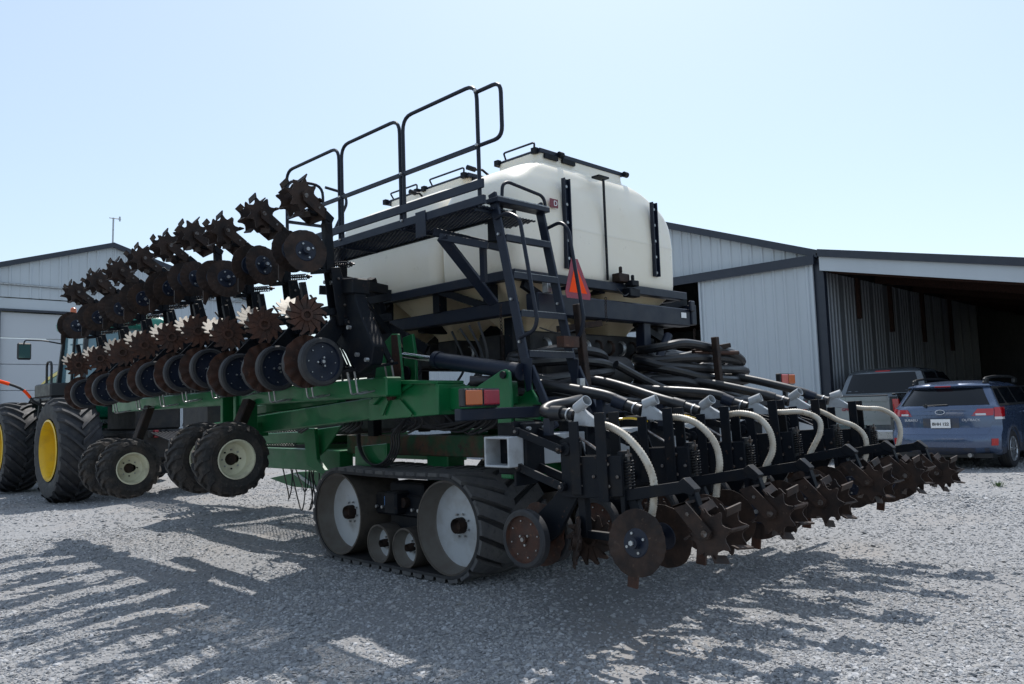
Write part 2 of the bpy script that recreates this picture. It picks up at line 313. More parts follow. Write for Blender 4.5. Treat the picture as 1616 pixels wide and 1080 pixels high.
# loose stones lying on the yard: points -> small rough stones (nobody could count them)
def gravel():
    rng = np.random.default_rng(3); pts = []
    for lo, hi, dens in ((2.2, 5.5, 3600), (5.5, 8.5, 2200), (8.5, 13, 800), (13, 20, 200), (20, 30, 28)):
        n = int(dens*(hi*hi-lo*lo)*R(84)/2); r = np.sqrt(rng.uniform(lo*lo, hi*hi, n)); a = rng.uniform(R(44.8-42), R(44.8+42), n)
        pts.append(np.stack([r*np.cos(a), r*np.sin(a)], 1))
    P = np.concatenate(pts); P = P[~((P[:, 0] > 20) & (P[:, 1] < 8.2))]
    k = np.sin(P[:, 0]*1.3+1)*np.sin(P[:, 1]*1.1)+.6*np.sin(P[:, 0]*2.9-P[:, 1]*2.3)-1.4*np.exp(-((P[:, 0]*.55-P[:, 1]*.83+2.2)/.35)**2)-1.4*np.exp(-((P[:, 0]*.55-P[:, 1]*.83+.4)/.35)**2)
    P = P[rng.uniform(0, 1, len(P)) < np.clip(.80+.3*k, .22, 1)]
    z = height(P[:, 0], P[:, 1]); V = np.column_stack([P, z])
    me = bpy.data.meshes.new('loose_gravel'); me.vertices.add(len(V)); me.vertices.foreach_set('co', V.ravel())
    sz = rng.lognormal(math.log(.0085), .36, len(V)).clip(.005, .03); dist = np.hypot(V[:, 0], V[:, 1]); sz *= np.clip(dist/10, 1, 1.4)
    a = me.attributes.new('stone_size', 'FLOAT', 'POINT'); a.data.foreach_set('value', sz.astype(np.float32))
    o = bpy.data.objects.new('loose_gravel', me); col.objects.link(o)
    g = bpy.data.node_groups.new('scatter_stones', 'GeometryNodeTree')
    g.interface.new_socket('Geometry', in_out='INPUT', socket_type='NodeSocketGeometry'); g.interface.new_socket('Geometry', in_out='OUTPUT', socket_type='NodeSocketGeometry')
    N = g.nodes; L = g.links; gi = N.new('NodeGroupInput'); go = N.new('NodeGroupOutput')
    g2i = N.new('GeometryNodeGeometryToInstance')
    for i in range(5):
        ico = N.new('GeometryNodeMeshIcoSphere'); ico.inputs['Subdivisions'].default_value = 2; ico.inputs['Radius'].default_value = 1.
        sp = N.new('GeometryNodeSetPosition'); L.new(ico.outputs[0], sp.inputs['Geometry'])
        nz = N.new('ShaderNodeTexNoise'); nz.noise_dimensions = '4D'; nz.inputs['W'].default_value = i*7.3; nz.inputs['Scale'].default_value = .8; nz.inputs['Detail'].default_value = 1.
        sub = N.new('ShaderNodeVectorMath'); sub.operation = 'SUBTRACT'; L.new(nz.outputs['Color'], sub.inputs[0]); sub.inputs[1].default_value = (.5, .5, .5)
        mul = N.new('ShaderNodeVectorMath'); mul.operation = 'MULTIPLY'; L.new(sub.outputs[0], mul.inputs[0]); mul.inputs[1].default_value = (2.4, 2.4, 2.)
        L.new(mul.outputs[0], sp.inputs['Offset'])
        tr = N.new('GeometryNodeTransform'); tr.inputs['Scale'].default_value = (1.25, 1.0, .62); L.new(sp.outputs[0], tr.inputs[0])
        sm = N.new('GeometryNodeSetShadeSmooth'); sm.inputs['Shade Smooth'].default_value = False; L.new(tr.outputs[0], sm.inputs[0])
        smt = N.new('GeometryNodeSetMaterial'); smt.inputs['Material'].default_value = STONE; L.new(sm.outputs[0], smt.inputs[0])
        L.new(smt.outputs[0], g2i.inputs[0])
    iop = N.new('GeometryNodeInstanceOnPoints'); L.new(gi.outputs[0], iop.inputs['Points']); L.new(g2i.outputs[0], iop.inputs['Instance']); iop.inputs['Pick Instance'].default_value = True
    rv = N.new('FunctionNodeRandomValue'); rv.data_type = 'FLOAT_VECTOR'; rv.inputs[0].default_value = (-.5, -.5, 0); rv.inputs[1].default_value = (.5, .5, 6.28); L.new(rv.outputs[0], iop.inputs['Rotation'])
    at_ = N.new('GeometryNodeInputNamedAttribute'); at_.data_type = 'FLOAT'; at_.inputs['Name'].default_value = 'stone_size'; L.new(at_.outputs[0], iop.inputs['Scale'])
    L.new(iop.outputs[0], go.inputs[0]); md = o.modifiers.new('scatter', 'NODES'); md.node_group = g
    tag(o, 'loose pale crushed limestone gravel spread over the yard', 'gravel', kind='stuff'); return len(V)
STONE = bpy.data.materials.new('limestone_chip'); STONE.use_nodes = True
_n = STONE.node_tree; _oi = _n.nodes.new('ShaderNodeObjectInfo'); _cr = _n.nodes.new('ShaderNodeValToRGB')
_cr.color_ramp.elements[0].color = (.19, .193, .202, 1); _cr.color_ramp.elements[1].color = (.40, .405, .42, 1)
_e = _cr.color_ramp.elements.new(.45); _e.color = (.265, .27, .278, 1); _e = _cr.color_ramp.elements.new(.55); _e.color = (.29, .283, .272, 1)
_n.links.new(_oi.outputs['Random'], _cr.inputs[0]); _n.links.new(_cr.outputs[0], _n.nodes['Principled BSDF'].inputs['Base Color']); _n.nodes['Principled BSDF'].inputs['Roughness'].default_value = .85
NSTONE = gravel()
def tuft():
    mb = MB(); c0 = px(1575, 768, Z=.15)
    for i in range(45):
        a = rnd.uniform(0, 6.28); r = rnd.uniform(0, .09); h = rnd.uniform(.04, .1); p = c0+Vector((math.cos(a)*r, math.sin(a)*r, 0)); q = p+Vector((math.cos(a)*h*.6, math.sin(a)*h*.6, h))
        s_ = Vector((-math.sin(a), math.cos(a), 0))*.004; mb.add([p-s_, p+s_, (p+q)/2+s_+Vector((0, 0, .015)), q, (p+q)/2-s_+Vector((0, 0, .015))], [(0, 1, 2, 3, 4)])
    tag(build(mb, 'grass_tuft', GRASS), 'small green grass tuft growing in the gravel behind the blue wagon', 'grass tuft')
tuft()

# ------------------------------------------------------------------ metal buildings
def panel(o, e, n, u0, u1, zb, zt, rib=.3, rh=.022, rw=.05):   # one ribbed sheet: o origin, e along, n outwards; zb, zt functions of u
    o = Vector(o); e = Vector(e); n = Vector(n); us = [(u0, 0)]; k = math.ceil((u0+.02)/rib)
    while k*rib < u1-.02:
        c = k*rib; us += [(c-rw, 0), (c-rw*.45, rh), (c+rw*.45, rh), (c+rw, 0)]; k += 1
    us = [p for p in us if u0 <= p[0] <= u1-.004]+[(u1-.004, 0)]
    mb = MB(); vs = []
    for (u, h) in us: vs += [o+e*u+n*h+Vector((0, 0, zb(u))), o+e*u+n*h+Vector((0, 0, zt(u)))]
    mb.add(vs, [(2*i, 2*i+2, 2*i+3, 2*i+1) for i in range(len(us)-1)])
    m = len(vs); back = [Vector(v)-n*.006 for v in vs[:2]]+[Vector(v)-n*.006 for v in vs[-2:]]
    mb.add(vs[:2]+back[:2], [(0, 1, 3, 2)]); mb.add(vs[-2:]+back[2:], [(0, 2, 3, 1)])
    return mb
def wall(parent, o, e, n, u0, u1, zb, zt, w=.9, m=None, rib=.3, rh=.03, name='wall_panel'):
    u = u0
    while u < u1-.05:
        v = min(u+w, u1); build(panel(o, e, n, u, v, zb, zt, rib, rh), name, m or SIDE, parent); u = v
# --- long shed on the right with lean-to
XB = 18.92; YC = 8.05
sh = empty('machine_shed', (XB, YC, 0), 'white metal machine shed with dark trim, sliding door and open lean-to', 'shed')
slope = .355; HE = 5.12; YR = YC+9.5; YF = YC+19.; zr = HE+slope*(YR-YC)
top = lambda u: HE+slope*(u if u < 9.5 else 19-u)-.12
DL, DR, DT = 3.3, .16, 4.8            # door leaf along +Y from the corner
wall(sh, (XB, YC, 0), (0, 1, 0), (-1, 0, 0), .08, 9.5, lambda u: 4.98, top, name='gable_panel')
wall(sh, (XB, YC, 0), (0, 1, 0), (-1, 0, 0), 9.5, 19, lambda u: 4.98, top, name='gable_panel')
wall(sh, (XB, YC, 0), (0, 1, 0), (-1, 0, 0), 7.6, 19, lambda u: .02, lambda u: 4.98)
wall(sh, (XB-.12, YC, 0), (0, 1, 0), (-1, 0, 0), DR, DL, lambda u: .05, lambda u: DT, w=3.3, rib=.29, name='sliding_door')
wall(sh, (XB-.12, YC, 0), (0, 1, 0), (-1, 0, 0), 4.6, 7.8, lambda u: .05, lambda u: DT, w=3.3, rib=.29, name='sliding_door')
for y_ in (YC+DL, YC+DR): build(MB().box(XB-.16, XB-.10, y_-.03, y_+.03, .03, DT), 'door_edge_trim', SIDE, sh)
build(MB().box(XB-.22, XB-.03, YC+.05, YC+8.2, 4.86, 5.02).box(XB-.25, XB-.22, YC+.05, YC+8.2, 4.78, 5.0), 'sliding_door_track_cover', TRIM, sh)
build(MB().box(XB-.06, XB+.12, YC-.10, YC+.16, 0, 5.0), 'corner_post', TRIM, sh, bevel=.01)
def roofslab(y0, z0, y1, z1, x0, x1, t=.06): return MB().hexa([(x0, y0, z0-t), (x1, y0, z0-t), (x1, y0, z0), (x0, y0, z0)], [(x0, y1, z1-t), (x1, y1, z1-t), (x1, y1, z1), (x0, y1, z1)])
build(roofslab(YC, HE, YR, zr, XB-.15, XB+36), 'roof_slope', GALV, sh); build(roofslab(YR, zr, YF, HE, XB-.15, XB+36), 'roof_slope', GALV, sh)
build(roofslab(YC-.02, HE+.012, YR, zr+.012, XB-.2, XB-.02, .19), 'gable_trim', TRIM, sh); build(roofslab(YR, zr+.012, YF, HE+.012, XB-.2, XB-.02, .19), 'gable_trim', TRIM, sh)
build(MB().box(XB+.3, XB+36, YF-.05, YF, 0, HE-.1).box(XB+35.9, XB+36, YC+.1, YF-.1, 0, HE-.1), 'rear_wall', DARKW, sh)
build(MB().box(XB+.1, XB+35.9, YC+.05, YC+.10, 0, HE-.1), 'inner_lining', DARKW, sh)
build(MB().box(XB+.05, XB+.10, YC+3.2, YC+3.32, 0, 4.95), 'door_jamb', WOOD, sh)
for k in range(5): build(MB().box(XB+6+k*.02, XB+6.1+k*.02, YC+1, YC+9, .9+k*.8, 1.1+k*.8), 'wall_girt', WOOD, sh)
# lean-to: roof falls gently towards -Y, open front in the same plane
LW = 9.0; zl0 = 5.05; zl1 = 3.2
lz = lambda u: zl0-(zl0-zl1)*(u/LW)
wall(sh, (XB+.1, YC-.03, 0), (1, 0, 0), (0, -1, 0), 0, 13, lambda u: .02, lambda u: 4.62, m=GALV, rib=.2, rh=.03, w=1.0, name='lean_to_inner_panel')
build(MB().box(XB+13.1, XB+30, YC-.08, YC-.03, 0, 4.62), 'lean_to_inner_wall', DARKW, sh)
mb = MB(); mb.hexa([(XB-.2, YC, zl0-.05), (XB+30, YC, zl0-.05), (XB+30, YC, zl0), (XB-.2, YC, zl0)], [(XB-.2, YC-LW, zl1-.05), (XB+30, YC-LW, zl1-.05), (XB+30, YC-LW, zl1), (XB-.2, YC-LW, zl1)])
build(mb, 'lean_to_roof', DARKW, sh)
for k in range(9):                               # purlins along X under the roof
    u = .5+k*1.0; build(MB().box(XB+.05, XB+29, YC-u-.02, YC-u+.02, lz(u)-.2, lz(u)-.055), 'purlin', WOOD, sh)
for k in range(7):
    x = XB+.25+k*3.0; build(MB().hexa([(x, YC-.1, zl0-.46), (x+.05, YC-.1, zl0-.46), (x+.05, YC-.1, zl0-.2), (x, YC-.1, zl0-.2)], [(x, YC-LW, zl1-.46), (x+.05, YC-LW, zl1-.46), (x+.05, YC-LW, zl1-.2), (x, YC-LW, zl1-.2)]), 'rafter', WOOD, sh)
for k, (x, zb) in enumerate(((XB+1.9, 3.55), (XB+4.2, 3.3), (XB+6.9, 3.1), (XB+9.6, 2.9))):
    build(MB().box(x, x+.12, YC-.17, YC-.08, zb, 4.6), 'hanging_timber', WOOD, sh)
mb = MB(); H0 = (zl0-.07, zl0-.44)                # white header board and dark trim over the opening
def strip(za, zb2, x0, x1): return MB().hexa([(x0, YC-.05, za), (x1, YC-.05, za), (x1, YC-.05, zb2), (x0, YC-.05, zb2)], [(x0, YC-LW, za-1.85), (x1, YC-LW, za-1.85), (x1, YC-LW, zb2-1.85), (x0, YC-LW, zb2-1.85)])
build(strip(4.62, 4.97, XB-.16, XB-.11), 'header_board', SIDE, sh)
build(strip(4.96, 5.14, XB-.24, XB-.10), 'lean_to_trim', TRIM, sh)
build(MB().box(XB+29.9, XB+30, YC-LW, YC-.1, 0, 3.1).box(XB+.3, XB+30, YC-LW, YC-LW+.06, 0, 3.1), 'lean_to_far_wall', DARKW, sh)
for x in (XB+.1, XB+7, XB+14): build(MB().box(x, x+.16, YC-LW+.1, YC-LW+.26, 0, zl1-.1), 'timber_post', WOOD, sh)
build(MB().box(XB+12, XB+15, YC-2.6, YC-2.5, 0, 3.9), 'dim_partition', DARKW, sh)

# --- gabled workshop on the left, far behind
YB = 30.; XA = 9.82; HB = 5.6; ZA = 7.95; sl = .315
ws = empty('gabled_workshop', (XA, YB, 0), 'white gabled metal workshop with grey overhead door and mast', 'workshop')
gt = lambda u: ZA-sl*abs(u-HB)-.1
for a, b in ((0, 5.6), (5.6, 11.2)): wall(ws, (XA-HB, YB, 0), (1, 0, 0), (0, -1, 0), a, b, lambda u: 5.75, gt, name='gable_panel', w=.9)
wall(ws, (XA-HB, YB, 0), (1, 0, 0), (0, -1, 0), 0, 1.75, lambda u: .02, lambda u: 5.75)
wall(ws, (XA-HB, YB, 0), (1, 0, 0), (0, -1, 0), 6.3, 11.2, lambda u: .02, lambda u: 5.75)
build(MB().box(XA-HB+1.7, XA-HB+6.4, YB+.02, YB+.1, 5.28, 5.72), 'door_header', SIDE, ws)
for k in range(6):
    m_ = MB().box(XA-HB+2.15, XA-HB+6.3, YB+.10, YB+.15, .04+k*.872, .04+(k+1)*.872-.014)
    build(m_, 'overhead_door_section', mat('overhead_door_paint', (.50, .52, .55), .45) if k == 0 else MATS['overhead_door_paint'], ws, bevel=.012)
build(MB().box(XA-HB+2.05, XA-HB+2.15, YB-.03, YB+.12, 0, 5.28).box(XA-HB+6.3, XA-HB+6.4, YB-.03, YB+.12, 0, 5.28).box(XA-HB+2.05, XA-HB+6.4, YB-.03, YB+.12, 5.28, 5.36), 'door_frame', TRIM, ws)
def roofx(x0, z0, x1, z1, y0, y1, t=.06): return MB().hexa([(x0, y0, z0-t), (x0, y1, z0-t), (x0, y1, z0), (x0, y0, z0)], [(x1, y0, z1-t), (x1, y1, z1-t), (x1, y1, z1), (x1, y0, z1)])
ze = ZA-sl*HB
for s_ in (-1, 1):
    build(roofx(XA, ZA, XA+s_*HB, ze, YB-.1, YB+24), 'roof_slope', GALV, ws)
    build(roofx(XA, ZA+.012, XA+s_*(HB+.1), ze+.012, YB-.16, YB-.04, .17), 'gable_trim', TRIM, ws)
    build(MB().box(XA+s_*HB-.05, XA+s_*HB+.05, YB+.1, YB+24, 0, ze-.07), 'side_wall', SIDE, ws)
build(MB().box(XA-HB+.06, XA+HB-.06, YB+23.9, YB+24, 0, ze-.07), 'rear_wall', SIDE, ws)
build(MB().tube([(XA-HB, YB-.06, 6.2), (XA-1, YB-.06, 6.16), (XA+4.9, YB-.06, 6.15)], .035, 6), 'conduit_pipe', STEEL, ws)
mst = build(MB().cyl((XA, YB, ZA-.1), (XA+.02, YB, ZA+.95), .03, n=6).cyl((XA-.12, YB, ZA+.93), (XA+.28, YB, ZA+.93), .018, n=6).cyl((XA+.24, YB, ZA+.85), (XA+.24, YB, ZA+1.02), .03, n=6), 'antenna_mast', STEEL, ws)
# ------------------------------------------------------------------ the folded row crop implement
XM = 6.3
pl = empty('planter', (XM, 6.0, 0), 'huge folded green and black planter with cream tanks standing on rubber tracks', 'planter')
def P(mb, name, m, **k): return build(mb, name, m, pl, **k)

LIP = mat('dusty_rim_lip', (.15, .138, .122), .6, c2=(.12, .10, .085), s2=6, t2=(.4, .7))
# tracks -------------------------------------------------------
TY0, TY1, TR, TZ = 5.63, 7.43, .462, .50
Ls = TY1-TY0; La = math.pi*TR; LT = 2*Ls+2*La
def track_pt(s, h):
    s %= LT; r = TR+h
    if s < Ls: return (TY0+s, TZ+r+ -.012*math.sin(math.pi*s/Ls), 0)
    s -= Ls
    if s < La: a = s/TR; return (TY1+r*math.sin(a), TZ+r*math.cos(a), 0)
    s -= La
    if s < Ls: return (TY1-s, TZ-r, 0)
    s -= Ls; a = s/TR; return (TY0-r*math.sin(a), TZ-r*math.cos(a), 0)
def make_track(x0, out):        # x0 outer face, out: direction inwards
    W = .88*out; nS = 96
    T = empty('tmp', (0, 0, 0), None, None)
    mb = MB()
    def bp(i, j):
        s = LT*i/nS; prof = [(0, 0), (0, -.028), (1, -.028), (1, 0), (0, 0)][j]; y, z, _ = track_pt(s, prof[1]); return (x0+W*prof[0], y, z)
    mb.grid(bp, nS, 5, wrapu=True, sm=True)
    tr = P(mb, 'track_belt', RUB, angle=30)
    N = 38
    lug = None
    for k in range(N):          # chevron bars, left and right
        for side in (0, 1):
            s0 = LT*(k+.5*side)/N; mb = MB(); nseg = 5; bot = []; topv = []
            vs = []
            for i in range(nseg+1):
                t = i/nseg; wv = (.0+.53*t) if side == 0 else (1-.53*t); sc_ = s0 + .20*(t if True else t)*(-1)
                hw = .060+.008*(1-t)
                for (ds, h) in ((-hw, -.002), (-hw*.9, .036), (hw*.9, .036), (hw, -.002)):
                    y, z, _ = track_pt(s0-.20*t+ds, h if not (i in (0, nseg) and h > 0) else h*.95); vs.append((x0+W*wv, y, z))
            fs = []
            for i in range(nseg):
                for j in range(3): fs.append((i*4+j, i*4+j+1, i*4+j+5, i*4+j+4))
            fs += [(0, 1, 2, 3), tuple(nseg*4+j for j in (3, 2, 1, 0))]
            mb.add(vs, fs); build(mb, 'tread_bar', LUGT, tr)
    bpy.data.objects.remove(T)
    def wheel(yc, zc, r, wd, dish, name, hubr):
        ax = (out, 0, 0); m = MB()
        # drum shell, rim lip and dished face
        m.lathe([(0, r-.018), (0, r), (wd, r), (wd, r-.02), (.02, r-.018)], (x0+.012*out, yc, zc), ax, 44, mi=1)
        w_ = P(m, name, [WHEELP, DRUM], angle=30)
        f = MB().lathe([(.004, r-.017), (.03, r-.022), (dish-.02, r-.03), (dish, r-.05)], (x0+.012*out, yc, zc), ax, 44, mi=1).lathe([(dish, r-.05), (dish+.006, r*.5), (dish+.004, hubr*1.9), (dish-.006, hubr*1.7), (dish-.008, .0)], (x0+.012*out, yc, zc), ax, 44)
        build(f, 'wheel_disc', [WHEELP, LIP], w_, angle=50)
        h = MB().lathe([(0, hubr*.55), (-.05*1, hubr*.9), (-.015, hubr), (.06, hubr), (.06, 0)], (x0+(dish-.03)*out, yc, zc), ax, 20, capa=True)
        build(h, 'hub', RUSTD, w_)
        nb = 8 if r > .3 else 5
        for k in range(nb):
            a = 2*math.pi*k/nb+.3; p = Vector((x0+(dish-.002)*out, yc+math.cos(a)*hubr*1.45, zc+math.sin(a)*hubr*1.45))
            build(MB().cyl(p, p-Vector((.022*out, 0, 0)), .011, n=6), 'wheel_stud', STEEL, w_)
        return w_
    wheel(TY1, TZ, .432, .6, .19, 'idler_wheel', .075); wheel(TY0, TZ, .432, .6, .20, 'drive_wheel', .075)
    wheel(6.70, .25, .195, .5, .12, 'mid_roller', .04); wheel(6.27, .25, .195, .5, .12, 'mid_roller', .04)
    f = MB().box(min(x0+.16*out, x0+.5*out), max(x0+.16*out, x0+.5*out), 6.13, 6.95, .52, .74).box(min(x0+.2*out, x0+.46*out), max(x0+.2*out, x0+.46*out), 6.2, 6.75, .3, .86)
    fo = P(f, 'track_frame', BLACK, bevel=.02)
    build(MB().box(min(x0+.14*out, x0+.155*out), max(x0+.14*out, x0+.155*out), 6.60, 6.76, .62, .71), 'blue_plate', mat('blue_sticker', (.06, .24, .6), .5) if 'blue_sticker' not in MATS else MATS['blue_sticker'], fo)
    build(MB().cyl((x0+.1*out, 6.4, .67), (x0+.2*out, 6.4, .67), .05, n=18), 'pivot_cap', RUSTD, fo)
    for yb in (6.2, 6.3, 6.8, 6.9):
        build(MB().cyl((x0+.13*out, yb, .6), (x0+.16*out, yb, .6), .018, n=6), 'frame_bolt', STEEL, fo)
make_track(4.72, 1); make_track(8.0-.0, -1)

# tanks --------------------------------------------------------
def tank(y0, y1, x0=5.1, x1=7.8, name='tank'):
    cx, cy = (x0+x1)/2, (y0+y1)/2; HX, HY = (x1-x0)/2, (y1-y0)/2
    lv = [(2.80, .06, .05, .10), (2.84, .02, .02, .13), (2.92, 0, 0, .14), (3.32, -.008, -.008, .15), (3.33, -.010, -.010, .15), (3.34, -.010, -.010, .15), (3.35, -.008, -.008, .15), (3.56, .0, .005, .17), (3.68, .035, .02, .19), (3.78, .085, .05, .21), (3.87, .19, .085, .22), (3.955, .35, .12, .2), (4.02, .53, .17, .17), (4.055, .62, .215, .12), (4.15, .64, .23, .10)]
    n = 10; mb = MB()
    def ring(ix, iy, r):
        out = []; hx, hy = HX-ix, HY-iy; r = min(r, hx*.9, hy*.9)
        for q, (sx, sy) in enumerate(((1, 1), (-1, 1), (-1, -1), (1, -1))):
            for k in range(n+1):
                a = math.pi/2*(q+k/n); out.append((sx*(hx-r)+r*math.cos(a), sy*(hy-r)+r*math.sin(a)))
            nx_ = ((-1, 1), (-1, -1), (1, -1), (1, 1))[q]      # extra points along the straight side
            a = out[-1]; b = (nx_[0]*(hx-r)+r*math.cos(math.pi/2*(q+1)), nx_[1]*(hy-r)+r*math.sin(math.pi/2*(q+1)))
            for k in range(1, 6): out.append((a[0]+(b[0]-a[0])*k/6, a[1]+(b[1]-a[1])*k/6))
        return out
    # resample the levels smoothly
    L2 = []
    for i in range(len(lv)-1):
        a, b, c, d = lv[max(i-1, 0)], lv[i], lv[i+1], lv[min(i+2, len(lv)-1)]
        for k in range(3):
            t = k/3; L2.append(tuple(.5*(2*b[j]+(c[j]-a[j])*t+(2*a[j]-5*b[j]+4*c[j]-d[j])*t*t+(3*b[j]-a[j]-3*c[j]+d[j])*t**3) for j in range(4)))
    L2.append(lv[-1])
    rings = []
    for (z, ix, iy, r) in L2:
        rg = ring(ix, iy, r); pts = []
        for (x, y) in rg:
            g = math.exp(-(x/.05)**2)*.025*(1 if 3.0 < z < 4.0 else .3)      # shallow groove in the middle of the ends
            yy = y-(g if y > 0 else -g) if abs(y) > HY*.6 else y
            bul = .018*math.cos(math.pi/2*min(1, abs(x)/HX))*(1 if abs(y) > HY*.7 else 0)*math.sin(math.pi*min(1, max(0, (z-2.8)/.95)))
            pts.append((cx+x, cy+yy+(bul if y > 0 else -bul), z))
        rings.append(pts)
    m = len(rings[0]); mb.grid(lambda i, j: rings[j][i], m, len(rings), wrapu=True)
    mb.f.append(tuple(i*len(rings)+len(rings)-1 for i in range(m))); mb.sm.append(True); mb.mi.append(0)
    t = P(mb, name, TANK, angle=60)
    return t
def hopper(y0, y1, x0, x1, name='hopper', parent=None):
    mb = MB(); cy = (y0+y1)/2; cx = (x0+x1)/2
    def rr(z, fx, fy, r): 
        o = []; hx = (x1-x0)/2*fx; hy = (y1-y0)/2*fy
        for q, (sx, sy) in enumerate(((1, 1), (-1, 1), (-1, -1), (1, -1))):
            for k in range(5): a = math.pi/2*(q+k/4); o.append((cx+sx*(hx-r)+r*math.cos(a), cy+sy*(hy-r)+r*math.sin(a), z))
        return o
    rs = [rr(2.83, .96, .95, .1), rr(2.78, .94, .93, .1), rr(2.42, .36, .42, .07), rr(2.36, .28, .34, .05), rr(2.28, .26, .32, .05)]
    mb.grid(lambda i, j: rs[j][i], 20, 5, wrapu=True); return build(mb, name, TANKD, parent or pl, angle=40)
t1 = tank(5.0, 6.08); t2 = tank(6.12, 8.0)
for (a, b, t) in ((5.02, 6.07, t1), (6.14, 7.04, t2), (7.06, 7.96, t2)):
    for (c, d) in ((5.12, 6.44), (6.46, 7.78)): hopper(a, b, c, d, parent=t)
def lid(y0, y1, x0, x1, z, parent):
    o = build(MB().box(x0-.03, x1+.03, y0, y1, z+.03, z+.05), 'lid', NAVY, parent, bevel=.01)
    f = MB().box(x0-.05, x1+.05, y0-.02, y0+.02, z, z+.045); f.box(x0-.05, x1+.05, y1-.02, y1+.02, z, z+.045); build(f, 'lid_rail', NAVY, o, bevel=.004)
    build(MB().box(x0-.05, x0-.01, y0+.03, y1-.03, z-.005, z+.03), 'lid_rim', NAVY, o); build(MB().box(x1+.01, x1+.05, y0+.03, y1-.03, z-.005, z+.03), 'lid_rim', NAVY, o)
    hz = z+.115
    build(MB().tube(round_path([(x0-.03, y0+.08, z+.05), (x0-.05, y0+.05, hz), (x0-.05, y1-.12, hz), (x0+.1, y1-.02, z+.05)], .03), .011, 6), 'lid_handle', NAVY, o)
    for y in (y0+.04, y1-.04): build(MB().box(x0-.09, x0-.04, y-.03, y+.03, z-.01, z+.05), 'lid_latch', BLACK, o)
    for xh in (x0+.22, x1+.03): build(MB().cyl((xh, y0-.035, z+.022), (xh+.06, y0-.035, z+.022), .033, n=10), 'hinge', BLACK, o)
    for xx in (x0+.0, x0+.27): build(MB().box(xx, xx+.2, y0-.045, y0-.02, z-.055, z-.01), 'bracket_strip', BLACK, o)
    build(MB().box(x0-.058, x0-.052, y0+.25, y0+.33, z-.085, z-.03).box(x0-.058, x0-.052, y0+.34, y0+.42, z-.075, z-.04), 'warning_label', WHITE, o)
lid(5.24, 5.86, 5.8, 7.1, 4.145, t1); lid(6.32, 7.10, 5.8, 7.1, 4.145, t2); lid(7.16, 7.86, 5.8, 7.1, 4.145, t2)
build(MB().tube([(5.72, 5.93, 4.05), (5.66, 5.98, 4.12), (5.55, 6.0, 4.11)], .014, 6).cyl((5.57, 6.0, 4.11), (5.47, 6.01, 4.12), .028, n=8), 'level_sensor', BLACK, t1)
build(MB().tube([(5.72, 7.05, 4.05), (5.66, 7.06, 4.1), (5.58, 7.06, 4.09)], .014, 6).cyl((5.6, 7.06, 4.09), (5.52, 7.06, 4.10), .028, n=8), 'level_sensor', BLACK, t2)
# stiffener channels and centre strap on the rear face, bolted
for x in (5.83, 7.33):
    mb = MB().prism([(x-.045, 4.985, 2.92 if x < 6.5 else 2.98), (x+.045, 4.985, 2.92 if x < 6.5 else 2.98), (x+.045, 4.985, 3.82), (x-.045, 4.985, 3.82)], (0, -.012, 0))
    for sx in (-.045, .033): mb.box(x+sx, x+sx+.012, 4.94, 4.974, 2.92 if x < 6.5 else 2.98, 3.82)
    c = build(mb, 'stiffener_channel', NAVY, t1)
    for k in range(5): build(MB().cyl((x, 4.973, 3.02+k*.18), (x, 4.955, 3.02+k*.18), .016, n=6), 'bolt', STEEL, c)
build(MB().box(6.435, 6.46, 4.965, 4.98, 2.86, 3.93).box(6.36, 6.53, 4.96, 5.06, 3.945, 3.965), 'centre_strap', BLACK, t1)
dl = build(MB().box(5.585, 5.70, 4.962, 4.968, 3.50, 3.585), 'maroon_name_decal', MAROON, t1)
text('D', 'decal_letter', .075, WHITE, dl, fr((5.66, 4.960, 3.54), (1, 0, 0), (0, 0, 1), (0, -1, 0)))
# rail ring, beams and posts carrying the tanks
def angle_rail(a, b, name='tank_rail', h=.09):
    return P(MB().beam(a, b, .10, h), name, BLACK if 'cross' in name else NAVY, bevel=.006)
Z0 = 2.79
angle_rail((5.02, 4.97, Z0), (7.86, 4.97, Z0)); angle_rail((5.06, 5.03, Z0), (5.06, 8.05, Z0)); angle_rail((7.84, 5.03, Z0), (7.84, 8.05, Z0)); angle_rail((5.12, 8.02, Z0), (7.78, 8.02, Z0))
angle_rail((5.12, 6.1, Z0-.01), (7.78, 6.1, Z0-.01), 'cross_rail'); angle_rail((6.45, 5.05, Z0-.01), (6.45, 7.95, Z0-.01), 'centre_rail')
P(MB().beam((5.24, 4.93, 2.53), (7.80, 4.93, 2.53), .16, .20), 'rear_crossbeam', NAVY, bevel=.012)
P(MB().box(7.80, 7.90, 4.83, 5.03, 2.45, 2.68).box(7.74, 7.83, 4.80, 4.84, 2.60, 2.72), 'beam_end_bracket', NAVY, bevel=.01)
P(MB().box(7.60, 7.70, 4.843, 4.847, 2.52, 2.58), 'warning_label', WHITE)
for yb in ((5.05, 8.1),):
    for x in (5.15, 7.72): P(MB().beam((x, yb[0], 2.50), (x, yb[1], 2.50), .12, .13), 'side_beam', NAVY if x < 6 else BLACK, bevel=.01)
P(MB().beam((5.22, 8.05, 2.5), (7.66, 8.05, 2.5), .12, .14), 'front_crossbeam', BLACK, bevel=.01)
P(MB().beam((5.22, 6.55, 2.46), (7.66, 6.55, 2.46), .1, .12), 'cross_beam', BLACK, bevel=.01)
for (x, y) in ((5.12, 5.35), (5.12, 6.1), (5.12, 7.0), (5.12, 7.9), (7.76, 5.3), (7.76, 6.1), (7.76, 7.0)):
    P(MB().box(x-.05, x+.05, y-.05, y+.05, 2.56, 2.75), 'rail_post', BLACK)
